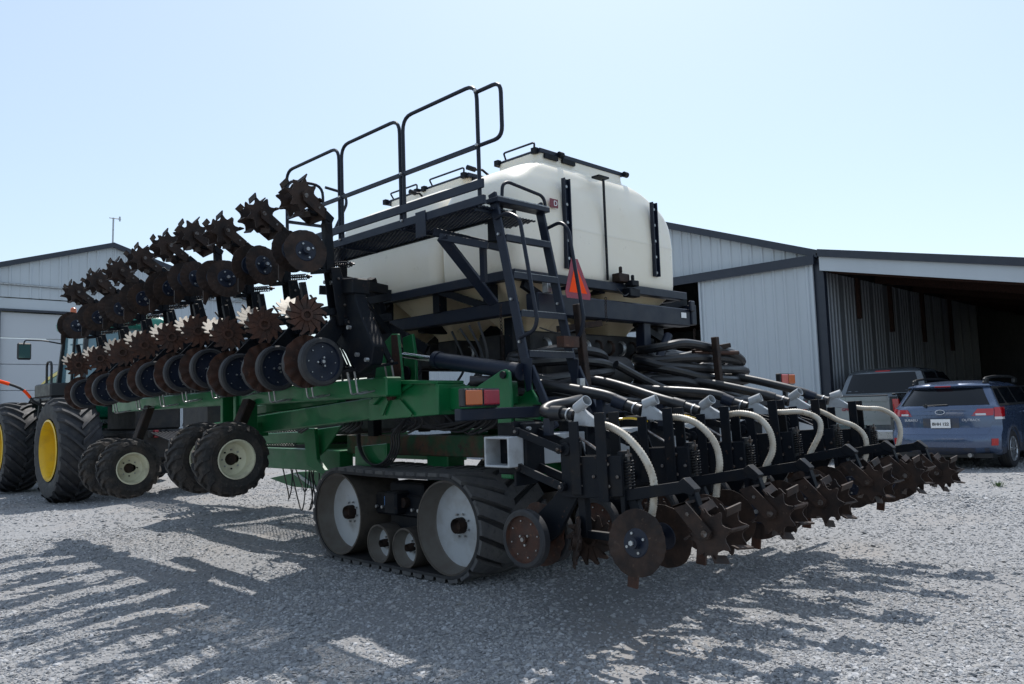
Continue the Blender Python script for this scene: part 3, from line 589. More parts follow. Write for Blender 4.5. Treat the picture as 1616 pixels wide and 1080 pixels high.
for (a, b) in (((7.83, 4.93, 2.72), (7.2, 5.0, 2.58)), ((5.06, 6.0, 2.76), (5.13, 5.45, 2.56)), ((6.9, 4.98, 2.44), (7.7, 5.02, 2.20)), ((5.2, 5.0, 2.72), (5.7, 4.98, 2.5)), ((5.1, 6.9, 2.75), (5.13, 7.3, 2.55)), ((5.1, 7.9, 2.74), (5.15, 7.4, 2.54))):
    P(MB().beam(a, b, .05, .07), 'brace', BLACK)
P(MB().box(5.30, 5.36, 4.78, 4.85, 2.62, 2.74).cyl((5.33, 4.77, 2.68), (5.33, 4.74, 2.68), .025, n=10), 'mounting_block', STEEL, bevel=.005)
for (x, y, z0) in ((7.0, 4.95, 1.5), (7.62, 5.2, 1.4), (5.35, 5.3, 1.35), (5.35, 7.6, 1.3), (7.4, 7.6, 1.3), (6.4, 8.0, 1.3)):
    P(MB().box(x-.06, x+.06, y-.06, y+.06, z0, 2.44), 'support_post', NAVY if y < 5.25 else BLACK, bevel=.008)
P(MB().beam((7.55, 5.1, 2.25), (6.6, 4.9, 1.55), .08, .08), 'diagonal_brace', BLACK)
P(MB().cyl((7.25, 4.8, 2.3), (6.75, 4.75, 1.75), .05, n=12), 'lift_cylinder', NAVY)
# metering boxes and air ducts under the hoppers
for y in (5.3, 5.75, 6.4, 6.85, 7.4):
    o = P(MB().box(5.45, 7.5, y-.15, y+.15, 2.05, 2.31), 'metering_box', BROWNH, bevel=.015)
    for k in range(9): build(MB().lathe([(0, .065), (.012, .085), (.03, .085), (.042, .065)], (5.62+k*.2, y-.15, 2.17), (1, 0, 0), 12), 'fluted_roller', RUSTD if k % 3 else STEEL, o)
P(MB().box(5.4, 5.95, 4.95, 5.35, 1.75, 2.0), 'fan_housing', BROWNH, bevel=.03)
P(MB().cyl((5.9, 4.88, 1.9), (6.5, 4.88, 1.9), .16, n=20), 'blower_drum', BROWNH)

# frames -------------------------------------------------------
def plate(pts, X, th, name, m, bev=.006):        # outline seen at plane X, plate thickness th towards +X
    q = [px(x, y, X=X) for x, y in pts]; return P(MB().prism(q, (th, 0, 0)), name, m, bevel=bev)
def fbeam(x, y0, y1, z, wd, ht, name, m, z2=None): return P(MB().beam((x, y0, z), (x, y1, z if z2 is None else z2), wd, ht), name, m, bevel=.008)
P(MB().beam((4.42, 9.6, 1.41), (4.42, 6.2, 1.62), .16, .20), 'boom', GREEN, bevel=.01)
P(MB().beam((4.46, 9.5, 1.60), (4.46, 6.9, 1.74), .10, .11), 'upper_boom', GREEN, bevel=.01)
plate([(582, 636), (618, 603), (686, 604), (690, 655), (582, 664)], 4.24, .03, 'pivot_box_side', GREEN)
plate([(582, 634), (618, 600), (690, 601), (690, 606), (620, 607), (588, 640)], 4.20, .30, 'pivot_box_top', GREEN)
plate([(686, 606), (692, 606), (692, 655), (686, 655)], 4.20, .30, 'pivot_box_end', GREEN)
pv = px(621, 622, X=4.23)
o = P(MB().cyl(pv, pv+Vector((-.05, 0, 0)), .055, n=18), 'pivot_pin', RUST, bevel=.004)
build(MB().cyl(pv+Vector((-.05, 0, 0)), pv+Vector((-.08, 0, 0)), .03, n=8), 'pin_nut', RUST, o)
for (a, b) in (((612, 632), (603, 655)), ((630, 632), (650, 655)), ((631, 618), (650, 606)), ((612, 618), (600, 622))):
    P(MB().beam(px(*a, X=4.22), px(*b, X=4.22), .03, .012, up=(1, 0, 0)), 'gusset', GREEN)
plate([(595, 552), (618, 527), (627, 527), (634, 600), (632, 604), (604, 604), (590, 606), (594, 575)], 4.30, .035, 'fold_plate', GREEN)
plate([(617, 529), (626, 529), (633, 590), (631, 603), (620, 603)], 4.293, .005, 'rusty_edge_strip', RUST, 0)
plate([(635, 533), (650, 527), (655, 560), (656, 604), (638, 604)], 4.62, .035, 'fold_plate', GREEN)
hc = px(641, 590, X=4.61); P(MB().cyl(hc, hc-Vector((.02, 0, 0)), .075, n=20), 'dark_hole_disc', BLACK)  # black disc painted in for the dark inside of a hole
b_ = px(601, 556, X=4.29); P(MB().cyl(b_, b_-Vector((.02, 0, 0)), .025, n=6), 'pin_head', RUST)
P(MB().beam((4.42, 5.3, 1.66), (4.42, 4.42, 1.70), .18, .19), 'fold_arm', GREEN, bevel=.01)
plate([(735, 624), (748, 613), (790, 585), (797, 583), (803, 587), (805, 610), (808, 660), (805, 700), (786, 700), (784, 640)], 4.28, .03, 'lift_bracket', GREEN)
plate([(825, 583), (832, 585), (838, 615), (860, 650), (860, 665), (812, 665), (810, 615), (815, 625), (824, 625), (828, 618)], 4.50, .03, 'lift_bracket', GREEN)
P(MB().beam(px(808, 655, X=4.33), px(845, 660, X=4.52), .2, .03), 'bracket_bridge', GREEN)
pn = px(795, 592, X=4.275); P(MB().cyl(pn, pn-Vector((.02, 0, 0)), .03, n=8).cyl(pn, pn+Vector((.26, 0, 0)), .022, n=8), 'bracket_pin', BLACK)
# fold cylinder
A_ = Vector((4.46, 5.85, 2.10)); B_ = Vector((4.42, 4.30, 1.86)); d_ = (B_-A_)
cyo = P(MB().cyl(A_+d_*.32, B_, .068, n=20).lathe([(0, .078), (.06, .078)], A_+d_*.31, d_, 20, capa=True, capb=True), 'fold_cylinder', NAVY)
build(MB().cyl(A_, A_+d_*.33, .028, n=14), 'piston_rod', CHROME, cyo)
# lower chassis
for x in (5.45, 7.1):
    fbeam(x, 4.25, 8.2, 1.20, .18, .22, 'chassis_rail', RUSTG if x < 6 else GREEN)
fbeam(5.35, 8.2, 11.6, 1.0, .2, .26, 'chassis_rail', GREEN, 1.0); fbeam(7.2, 8.2, 11.6, 1.0, .2, .26, 'chassis_rail', GREEN, 1.0)
fbeam(5.2, 8.5, 11.9, 1.30, .1, .14, 'walkway_rail', GREEN, 1.22)
plate([(478, 676), (496, 676), (500, 725), (512, 742), (560, 742), (560, 705), (610, 700), (610, 745), (505, 748), (484, 735)], 5.0, .05, 'knee_bracket', GREEN)
plate([(496, 678), (538, 672), (512, 712), (500, 722)], 5.08, .03, 'knee_gusset', GREEN)
plate([(425, 755), (470, 745), (530, 745), (545, 775), (498, 772), (460, 768)], 5.9, .25, 'drawbar_keel', GREEN)
plate([(462, 748), (470, 748), (502, 770), (497, 772)], 5.88, .02, 'bright_edge_plate', GREYP, 0)
P(MB().box(4.75, 7.85, 6.42, 6.62, .55, .78), 'axle_beam', BLACK, bevel=.02)
for x in (5.5, 7.05): P(MB().box(x-.12, x+.12, 6.35, 6.7, .78, 1.1), 'axle_stand', GREEN, bevel=.01)
for y in (4.6, 5.9, 7.5, 9.2, 11.3): P(MB().box(5.54, 7.0, y-.08, y+.08, 1.1, 1.28), 'cross_member', GREEN, bevel=.01)
P(MB().beam((5.5, 11.5, .95), (6.28, 14.2, .62), .16, .2), 'tongue_arm', GREEN, bevel=.01); P(MB().beam((7.1, 11.5, .95), (6.32, 14.2, .62), .16, .2), 'tongue_arm', GREEN, bevel=.01)
P(MB().box(6.2, 6.4, 14.1, 14.9, .52, .66), 'hitch', BLACK, bevel=.02)
def mesh_panel(o, e, f, a, b, cell, rod, name, m):
    o = Vector(o); e = Vector(e); f = Vector(f); n = e.cross(f).normalized(); mb = MB(); sy = cell*.5
    def clip(u0, v0, du, dv):
        t0, t1 = 0., 1e9
        for p, d, hi in ((u0, du, a), (v0, dv, b)):
            if abs(d) < 1e-9: continue
            ta, tb = (0-p)/d, (hi-p)/d
            if ta > tb: ta, tb = tb, ta
            t0 = max(t0, ta); t1 = min(t1, tb)
        return t0, t1
    for sgn in (1, -1):
        k = -int(b/sy)-2
        while k*cell < a+cell*2+b*2:
            u0 = k*cell; v0 = 0 if sgn > 0 else b
            t0, t1 = clip(u0, v0, cell, sgn*sy)
            if t1 > t0+.02:
                p = o+e*(u0+cell*t0)+f*(v0+sgn*sy*t0)+n*(.002*sgn); q = o+e*(u0+cell*t1)+f*(v0+sgn*sy*t1)+n*(.002*sgn); mb.beam(p, q, rod, .010, up=n)
            k += 1
    return tag(P(mb, name, m), kind='stuff')
mesh_panel((5.7, 8.4, 1.18), (0, 1, 0), (1, 0, 0), 3.1, 1.3, .09, .006, 'expanded_mesh', BLACK)
mesh_panel((5.32, 9.3, 1.16), (0, 1, 0), (0, 0, 1), 2.1, .22, .07, .006, 'expanded_mesh', BLACK)

# wing toolbar (left, folded forward) with its legs and wheels
WX = 4.12; WZ = 1.80
for (a, b) in ((5.55, 8.35), (8.62, 12.3)): P(MB().beam((WX, a, WZ), (WX, b, WZ-.02), .17, .17), 'wing_toolbar', GREEN, bevel=.012)
P(MB().box(WX-.12, WX+.14, 8.30, 8.36, 1.45, 1.95).box(WX-.12, WX+.14, 8.62, 8.68, 1.3, 1.95), 'wing_hinge_plate', GREEN, bevel=.006)
P(MB().box(WX-.05, WX+.3, 8.36, 8.62, 1.35, 1.5), 'wing_hinge_block', GREEN)
P(MB().beam((WX+.25, 5.8, 1.98), (WX+.25, 12.2, 1.95), .1, .12), 'upper_wing_tube', BLACK, bevel=.01)
for z in (2.28, 2.47, 2.66): P(MB().beam((WX+.3, 6.0, z), (WX+.3, 12.3, z-.02), .05, .07), 'wing_pipe', BLACK)
for y in (6.5, 8.3, 10.2, 12.0): P(MB().beam((WX+.3, y, 1.95), (WX+.3, y, 2.75), .08, .08), 'wing_mast', BLACK)

# tyres with chevron lugs, reused for gauge, transport and tractor wheels
def tyre_lugs(mb, c, ax, R0, wd, n, h, ext, hw, crown=.04, mi=0, skew=.7):
    c = Vector(c); ax = Vector(ax).normalized(); t = Vector((0, 0, 1)); e1 = ax.cross(t).normalized(); e2 = ax.cross(e1)
    def pt(a, w_, hh):
        r = R0-crown*(abs(w_)/(wd/2))**2.5+hh; return c+ax*w_+(e1*math.cos(a)+e2*math.sin(a))*r
    for k in range(n):
        for side in (-1, 1):
            a0 = 2*math.pi*(k+(.5 if side > 0 else 0))/n; vs = []; ns = 4
            for i in range(ns+1):
                u = i/ns; w_ = side*(-.03*wd+u*(wd*.56)); a = a0+skew*ext/R0*u
                if i == ns: hh = -.02
                else: hh = h
                for (da, hk) in ((-hw, -.015), (-hw*.7, hh), (hw*.7, hh), (hw, -.015)): vs.append(pt(a+da/R0, max(-wd*.53, min(wd*.53, w_)), hk))
            fs = [(0, 1, 2, 3)]
            for i in range(ns):
                for j in range(3): fs.append((i*4+j, i*4+j+1, i*4+j+5, i*4+j+4))
            fs.append(tuple(ns*4+j for j in (3, 2, 1, 0))); mb.add(vs, fs, mi=mi)
def tyre_body(mb, c, ax, R0, Rin, wd, n=48, mi=0, crown=.04):
    h = wd/2; pr = [(-h*.72, Rin), (-h*.93, Rin+(R0-Rin)*.15), (-h*1.04, Rin+(R0-Rin)*.5), (-h*.99, R0-crown-.02), (-h*.85, R0-crown*.6), (-h*.4, R0-crown*.1), (0, R0), (h*.4, R0-crown*.1), (h*.85, R0-crown*.6), (h*.99, R0-crown-.02), (h*1.04, Rin+(R0-Rin)*.5), (h*.93, Rin+(R0-Rin)*.15), (h*.72, Rin)]
    mb.lathe(pr, c, ax, n, mi=mi)
def caster_wheel(c, parent, lab=None):       # axle along Y, face towards -Y
    c = Vector(c); R0 = .355; wd = .30
    mb = MB(); tyre_body(mb, c, (0, 1, 0), R0, .185, wd, 44, crown=.035); tyre_lugs(mb, c, (0, 1, 0), R0, wd, 17, .028, .16, .028, crown=.035)
    def f_(a): return a
    ty = build(mb, 'tyre', MUD, parent, angle=30)
    rim = MB().lathe([(-wd*.38, .205), (-wd*.36, .18), (-wd*.30, .172), (-.02, .165), (-.005, .12), (0, .11), (.0, .05)], c, (0, 1, 0), 36).lathe([(-wd*.38, .205), (-wd*.40, .19), (-wd*.36, .18)], c, (0, 1, 0), 36)
    r = build(rim, 'rim', CREAMR, ty, angle=40)
    return ty
def wheel_pair(y, z, lean, dz):
    # leg from the wing toolbar down to the dual wheels
    leg = P(MB().beam((WX-.12, y+.35, WZ-.05), (3.72, y+.33, z), .13, .10), 'wheel_leg', RUSTD, bevel=.01)
    ax_ = build(MB().cyl((3.66, y, z), (3.66, y+.75, z), .045, n=12), 'axle', BLACK, leg)
    for k, yy in enumerate((y, y+.66)):
        mb = MB(); c = Vector((3.62, yy, z)); R0 = .35; wd = .30
        tyre_body(mb, c, (0, 1, 0), R0, .185, wd, 44, crown=.035); tyre_lugs(mb, c, (0, 1, 0), R0, wd, 17, .026, .16, .03, crown=.035)
        ty = P(mb, 'transport_tyre', MUD, angle=30)
        rim = MB().lathe([(-.10, .19), (-.135, .198), (-.137, .185), (-.11, .172), (-.07, .165), (-.012, .158), (0, .135), (.0, .06)], c, (0, 1, 0), 36)
        r = build(rim, 'rim', CREAMR, ty, angle=40)
        build(MB().lathe([(-.03, 0), (-.03, .04), (.0, .062), (.03, .062)], c, (0, 1, 0), 16), 'hub', RUSTD, ty)
        for q in range(8):
            a = q*math.pi/4; p = c+Vector((math.cos(a)*.095, -.002, math.sin(a)*.095)); build(MB().cyl(p, p-Vector((0, .014, 0)), .009, n=6), 'wheel_nut', STEEL if q % 3 else BLACK, ty)
wheel_pair(7.62, 1.16, 0, 0); wheel_pair(10.42, .98, 0, 0)

# the same main members on the far side
P(MB().beam((8.3, 9.6, 1.41), (8.3, 6.2, 1.62), .16, .20), 'boom', GREEN, bevel=.01)
for (a, b) in ((6.4, 8.35), (8.62, 12.3)): P(MB().beam((8.55, a, WZ), (8.55, b, WZ-.02), .17, .17), 'wing_toolbar', GREEN, bevel=.012)
P(MB().box(5.62, 7.05, 6.7, 8.3, 1.35, 1.85), 'dark_fill_box', BROWNH, bevel=.03); P(MB().box(5.7, 6.9, 5.0, 6.2, 1.36, 1.75), 'dark_fill_block', BROWNH, bevel=.03)  # made-up dark boxes, added to close bright gaps under the tanks
P(MB().box(5.6, 7.0, 8.6, 9.6, 1.3, 1.9), 'dark_fill_case', BROWNH, bevel=.03)  # one more dark filler, added against light showing through the chassis
P(MB().box(5.3, 7.2, 11.9, 12.9, .85, 1.85), 'hitch_manifold', BROWNH, bevel=.04); P(MB().box(5.75, 6.3, 13.3, 13.6, .7, 1.35), 'hose_stand', BROWNH, bevel=.03)
for k in range(8): P(MB().tube(smooth_path([(5.9+.1*k, 12.0, 1.6), (5.8+.1*k, 12.8, 1.25+.05*(k % 3)), (5.9+.09*k, 14.0, 1.05), (6.0+.07*k, 15.4, 1.2), (6.05+.07*k, 16.2, 1.3)], 6), .022, 6), 'hydraulic_line', RUB)
# ------------------------------------------------------------------ row units: local x across, y back along the unit, z up from the soil
def disc_profile(mb, c, ax, r, n, wave, t=.004, bump=0., mi=0, waves=13):
    f = lambda a, rr, an: (a+wave*math.sin(an*waves)*max(0, (rr/r-.6)/.4), rr*(1+bump*math.sin(an*7+1)*(1 if rr > r*.9 else 0)))
    mb.lathe([(-t, 0.001), (-t, r*.35), (-t, r*.62), (-t, r*.8), (-t*.3, r), (t*.3, r), (t, r*.8), (t, r*.62), (t, r*.35), (t, 0.001)], c, ax, n, f=f, mi=mi)
def star(mb, c, ax, r, nt_, t=.005, mi=0, hub=.05):
    c = Vector(c); ax = Vector(ax).normalized(); T = Vector((0, 0, 1)); e1 = ax.cross(T).normalized(); e2 = ax.cross(e1); poly = []
    ri = r*.75
    for k in range(nt_):
        a = 2*math.pi*k/nt_; st = 2*math.pi/nt_
        for (da, rr) in ((0, ri), (.18, ri*1.02), (.62, r*.93), (.80, r), (.98, r*.985), (.96, r*.86), (.86, ri*1.10)): poly.append(c+(e1*math.cos(a+da*st)+e2*math.sin(a+da*st))*rr)
    n = len(poly); A = [p-ax*t for p in poly]; B = [p+ax*t for p in poly]; vs = A+B+[c-ax*t, c+ax*t]
    fs = [(i, (i+1) % n, n+(i+1) % n, n+i) for i in range(n)]+[(2*n, (i+1) % n, i) for i in range(n)]+[(2*n+1, n+i, n+(i+1) % n) for i in range(n)]
    mb.add(vs, fs, mi=mi)
def gauge_wheel(c, r, w_, parent, frame, hubm, sgn):
    c = Vector(c); ax = (1, 0, 0); h = w_/2
    o = build(MB().lathe([(-h, r*.80), (-h, r*.93), (-h*.7, r), (h*.7, r), (h, r*.93), (h, r*.80)], c, ax, 36), 'gauge_wheel', RUB, parent, frame=frame, origin=c)
    d = MB().lathe([(-h*.9*sgn, r*.81), (-h*.3*sgn, r*.76), (-h*.2*sgn, r*.40), (-h*.3*sgn, r*.3), (-h*.3*sgn, .001)], c, ax, 32, mi=0)
    d.lathe([(h*.9*sgn, r*.81), (h*.3*sgn, r*.76), (h*.2*sgn, r*.4), (h*.2*sgn, .001)], c, ax, 32)
    for q in range(8):
        a = q*math.pi/4+.2; p = c+Vector((h*.28*sgn, math.cos(a)*r*.62, math.sin(a)*r*.62)); d.cyl(p, p+Vector((.012*sgn, 0, 0)), .006, n=5, mi=1)
    for q in range(3):
        a = q*math.pi*2/3+.6; p = c+Vector((h*.22*sgn, math.cos(a)*r*.2, math.sin(a)*r*.2)); d.cyl(p, p+Vector((.016*sgn, 0, 0)), .009, n=6, mi=1)
    d.cyl(c+Vector((h*.1*sgn, 0, 0)), c+Vector((h*1.0*sgn, 0, 0)), .026, n=12, mi=0); d.cyl(c+Vector((h*1.0*sgn, 0, 0)), c+Vector((h*1.1*sgn, 0, 0)), .016, n=6, mi=1)
    # the dish is one piece with its bolts: joined into the wheel
    me = o.data; return o, d
def row_unit(Mx, kind, lab=None):
    rear = kind == 'rear'; F = Mx
    mb = MB()
    mb.box(-.11, .11, .095, .12, .55, 1.0)
    for sx in (-.09, .09):
        mb.beam((sx, .13, .93), (sx, .52, .80), .022, .055); mb.beam((sx, .13, .68), (sx, .52, .55), .022, .055)
        for (y, z) in ((.13, .93), (.52, .80), (.13, .68), (.52, .55)): mb.cyl((sx-.02, y, z), (sx+.02, y, z), .03, n=12); mb.cyl((sx-.032, y, z), (sx+.032, y, z), .014, n=6, mi=1)
    mb.cyl((-.08, .55, .80), (.08, .55, .80), .045, n=12)
    mb.box(-.048, .048, .5, .6, .484, .846)
    for sx in (-.065, .05):
        mb.prism([(sx, .5, .48), (sx, .5, .86), (sx, .58, .88), (sx, .62, .75), (sx, 1.0, .75), (sx, 1.0, .5), (sx, .7, .48)] if rear else [(sx, .5, .48), (sx, .5, .80), (sx, .58, .80), (sx, .66, .62), (sx, 1.0, .58), (sx, 1.0, .49), (sx, .7, .48)], (.015, 0, 0))
        for (y, z) in ((.67, .7), (.67, .56), (.78, .62), (.9, .70), (.9, .56), (.97, .62)) if rear else ((.67, .56), (.9, .54)): mb.cyl((sx+(-.004 if sx < 0 else .015), y, z), (sx+(-.016 if sx < 0 else .028), y, z), .013, n=6, mi=1)
    if rear: mb.box(.068, .084, .60, .68, .50, .98); mb.box(.068, .084, .82, .90, .46, 1.03); mb.box(-.084, -.068, .82, .90, .46, 1.03)
    mb.box(-.02, .05, .965, 1.0, .35, .78 if rear else .60)
    mb.beam((.05, .62, .90), (.05, .86, .76), .035, .008, mi=1)
    mb.prism([(-.018, .45, .55), (-.018, .62, .52), (-.018, .50, .36), (-.018, .40, .22), (-.018, .26, .14), (-.018, .12, .16), (-.018, .20, .34), (-.018, .36, .46)], (.036, 0, 0))
    mb.box(-.03, .03, .60, .66, .22, .5); mb.beam((0, .60, .24), (0, .90, .23), .04, .05)
    mb.beam((0, .98, .50), (0, 1.44, .565), .062, .072)          # rear arm
    mb.prism([(-.038, 1.38, .585), (-.038, 1.43, .618), (-.038, 1.50, .55), (-.038, 1.48, .51), (-.038, 1.42, .53)], (.076, 0, 0))
    mb.beam((0, 1.46, .55), (0, 1.50, .40), .05, .05)
    mb.beam((0, 1.02, .49), (0, 1.12, .25), .04, .07); mb.beam((-.13, 1.14, .24), (.13, 1.14, .24), .035, .04)
    u = build(mb, 'row_unit', [BLACK, DSTEEL], pl, frame=F, origin=(0, 0, .8), bevel=.003)
    if lab: tag(u, lab)
    def sub(mb, name, m, **k): return build(mb, name, m, u, frame=F, **k)
    sub(MB().box(.05, .07, .0, .02, .0, .02) if False else MB().tube([(.12, .93+.006*math.sin(i*.9), 0) for i in range(2)], .001, 3) if False else spring((.02, 1.03, .56), .17, .027), 'coil_spring', BLACK)
    sub(MB().cyl((.02, 1.03, .54), (.02, 1.03, .79), .009, n=6).cyl((.02, 1.03, .745), (.02, 1.03, .76), .022, n=6), 'spring_rod', DSTEEL)
    # coulter between the gauge wheels
    sd = 1 if rear else -1
    c = (-.05*sd, .24 if not rear else .17, .20); mb = MB(); disc_profile(mb, c, (1, 0, 0), .222, 72, .010, bump=.014); mb.cyl((c[0]-.03, c[1], c[2]), (c[0]+.03, c[1], c[2]), .06, n=16)
    sub(mb, 'coulter_disc', RUST, origin=c)
    for sgn in (-1, 1):
        c = Vector((.15*sd if sgn == sd else -.11*sd, .22, .20)); r = .20; h = .035
        t = MB().lathe([(-h, r*.80), (-h, r*.93), (-h*.7, r), (h*.7, r), (h, r*.93), (h, r*.80)], c, (1, 0, 0), 36)
        for s2 in (-1, 1): t.lathe([(h*.9*s2, r*.81), (h*.3*s2, r*.77), (h*.15*s2, r*.42), (h*.3*s2, r*.3), (h*.3*s2, .001)], c, (1, 0, 0), 32, mi=1)
        for q in range(8):
            a = q*math.pi/4+.2; p = c+Vector((h*.28*sgn, math.cos(a)*r*.62, math.sin(a)*r*.62)); t.cyl(p, p+Vector((.010*sgn, 0, 0)), .0055, n=5, mi=2)
        for q in range(3):
            a = q*math.pi*2/3+.6; p = c+Vector((h*.22*sgn, math.cos(a)*r*.2, math.sin(a)*r*.2)); t.cyl(p, p+Vector((.016*sgn, 0, 0)), .009, n=6, mi=2)
        t.cyl(c, c+Vector((h*sgn, 0, 0)), .026, n=12, mi=1); t.cyl(c+Vector((h*sgn, 0, 0)), c+Vector((h*1.25*sgn, 0, 0)), .015, n=6, mi=2)
        sub(t, 'gauge_wheel', [RUB, RUST if rear else NAVY, STEEL], origin=c)
    # row cleaner stars, toed in
    for sgn, m in ((-1, RUST), (1, WORNSKY)) if not rear else ((1, RUSTD), (-1, RUSTD)):
        c = Vector((sgn*.075, .64, .19)); ax = Vector((1, .30*sgn, .18*sgn)); mb = MB()
        if not rear: c = Vector((-.07, .62, .18)) if sgn < 0 else Vector((.15, .70, .20)); ax = Vector((1, .05, .28)) if sgn < 0 else Vector((1, -.75, .1))
        else: c = Vector((sgn*.07, .60, .19)); ax = Vector((.72, -.69, .16)) if sgn > 0 else Vector((.9, .3, 0))
        star(mb, c, ax, .172 if (rear or sgn < 0) else .15, 13); mb.lathe([(-.03, .03), (-.03, .05), (.03, .05), (.03, .03)], c, ax, 14); 
        sub(mb, 'row_cleaner_wheel', m, origin=c)
    # closing discs
    for sgn in (-1, 1):
        c = Vector((sgn*(.15 if rear else .12), 1.14+(0 if rear or sgn < 0 else .04), .235)); ax = Vector((1, -.12*sgn, .05*sgn)).normalized()
        if not rear and sgn < 0: ax = Vector((1, .05, .2)).normalized()
        mb = MB(); disc_profile(mb, c, ax, .202 if rear else .182, 66, .004, bump=.008, waves=20)
        mb.lathe([(-.006, .0), (-.010, .05), (-.010, .083), (-.004, .088), (.004, .088), (.010, .083), (.010, .05), (.006, 0)], c, ax, 24, mi=1)
        mb.cyl(c+ax*.0, c+ax*.05*sgn, .034, n=14, mi=1); mb.cyl(c+ax*.05*sgn, c+ax*.065*sgn, .016, n=6, mi=2)
        e1 = ax.cross(Vector((0, 0, 1))).normalized(); e2 = ax.cross(e1)
        for q in range(4):
            p = c+(e1*math.cos(q*1.57+.4)+e2*math.sin(q*1.57+.4))*.062; mb.cyl(p, p+ax*.02*sgn, .009, n=6, mi=2)
        sub(mb, 'closing_disc', [RUSTD, NAVY, STEEL], origin=c)
    if not rear: sub(MB().prism([(.03, 1.02, .12), (.03, 1.06, .06), (.03, .94, .04), (.03, .92, .06)], (.015, 0, 0)), 'scraper', RUSTD)
    else: sub(MB().prism([(.05, 1.02, .14), (.05, .99, -.05), (.05, 1.06, -.06), (.05, 1.09, .12)], (.02, 0, 0)), 'fertiliser_knife', RUST)
    RY = 1.61
    mb = MB(); mb.prism([(-.132, 1.40, .465), (.132, 1.40, .465), (.132, 1.49, .492), (-.132, 1.49, .492)], (0, .004, -.014))
    for sx in (-.132, .120): mb.prism([(sx, 1.40, .46), (sx, 1.49, .49), (sx, 1.645, .33), (sx, 1.62, .285), (sx, 1.56, .285)], (.012, 0, 0)); 
    for sx in (-.138, .131): mb.cyl((sx, RY-.01, .315), (sx+.008, RY-.01, .315), .02, n=8, mi=1); mb.cyl((sx, 1.50, .42), (sx+.008, 1.50, .42), .012, n=6, mi=1)
    sub(mb, 'roller_yoke', [RUSTD, DSTEEL])
    c = Vector((0, RY, .31)); mb = MB(); nt_ = 8; ph = rnd.uniform(0, .7)
    for sx in (-.095, .095):
        poly = []
        for k in range(nt_):
            a = 2*math.pi*k/nt_+ph; st = 2*math.pi/nt_
            for (da, rr) in ((0, .150), (.10, .140), (.28, .112), (.5, .103), (.72, .112), (.90, .140)): poly.append(c+Vector((sx, math.cos(a+da*st)*rr, math.sin(a+da*st)*rr)))
        n = len(poly); A = [p-Vector((.005, 0, 0)) for p in poly]; B = [p+Vector((.005, 0, 0)) for p in poly]
        mb.add(A+B+[c-Vector((.005-sx, 0, 0)), c+Vector((.005+sx, 0, 0))], [(i, (i+1) % n, n+(i+1) % n, n+i) for i in range(n)]+[(2*n, (i+1) % n, i) for i in range(n)]+[(2*n+1, n+i, n+(i+1) % n) for i in range(n)])
    for k in range(nt_):
        a = 2*math.pi*k/nt_+ph; d = Vector((0, math.cos(a), math.sin(a))); t_ = Vector((0, -math.sin(a), math.cos(a)))
        xa, xb = (-.115, .03) if k % 2 else (-.03, .115)
        mb.beam(c+Vector((xa, 0, 0))+d*.163, c+Vector((xb, 0, 0))+d*.138, .011, .048, up=d+t_*.35)
    mb.cyl(c-Vector((.125, 0, 0)), c+Vector((.125, 0, 0)), .028, n=10)
    sub(mb, 'spiked_roller', [RUSTD], origin=c)
    if not rear:    # chromed U bolts round the toolbar
        for sx in (-.05, .05): sub(MB().tube(round_path([(sx, .11, .97-.0), (sx, -.10, .97), (sx, -.105, .57), (sx, .11, .57)], .03), .009, 6), 'u_bolt', STEEL)
    return u
def spring(p, L_, r, turns=9):
    pts = [Vector(p)+Vector((r*math.cos(i*.8), r*math.sin(i*.8), L_*i/(turns*7.85))) for i in range(int(turns*7.85))]; return MB().tube(pts, .0055, 4)

# left wing: units point upward, soil side outward
def wing_frame(Y, Z=1.80, lean=0., X0=3.25):
    return fr((X0, Y, Z), (0, 1, 0), (0, 0, 1), (1, 0, 0)) @ Matrix.Translation((0, .2, .3)) @ Matrix.Rotation(-.15, 4, 'X') @ Matrix.Rotation(lean, 4, 'Z') @ Matrix.Translation((0, -.2, -.3))
ys = [5.78, 6.50, 7.21, 7.86, 8.52, 9.30, 9.98, 10.77, 11.62]
dzs = [.0, -.01, -.03, .06, .05, .03, -.01, -.03, -.06]
wu = None
for k, (y, dz) in enumerate(zip(ys, dzs)):
    W = wing_frame(y, 1.80+dz, -.03+rnd.uniform(-.02, .02)) @ Matrix.Translation((0, 0, .85)).inverted() @ Matrix.Translation((0, 0, .85))
    if wu is None: wu = row_unit(W, 'wing'); wu0 = W
    else:
        o = dup(wu, W @ wu0.inverted() @ WM[wu.name], pl)
    cur = wu if k == 0 else o
    for ch in cur.children:
        if ch.name.startswith(('spiked', 'row_cl', 'closing', 'coulter')):
            ch.matrix_basis = ch.matrix_basis @ Matrix.Rotation(rnd.uniform(0, 6.28), 4, 'X') if not ch.name.startswith('row_cl') else ch.matrix_basis @ Matrix.Rotation(rnd.uniform(-.15, .15), 4, 'Z')

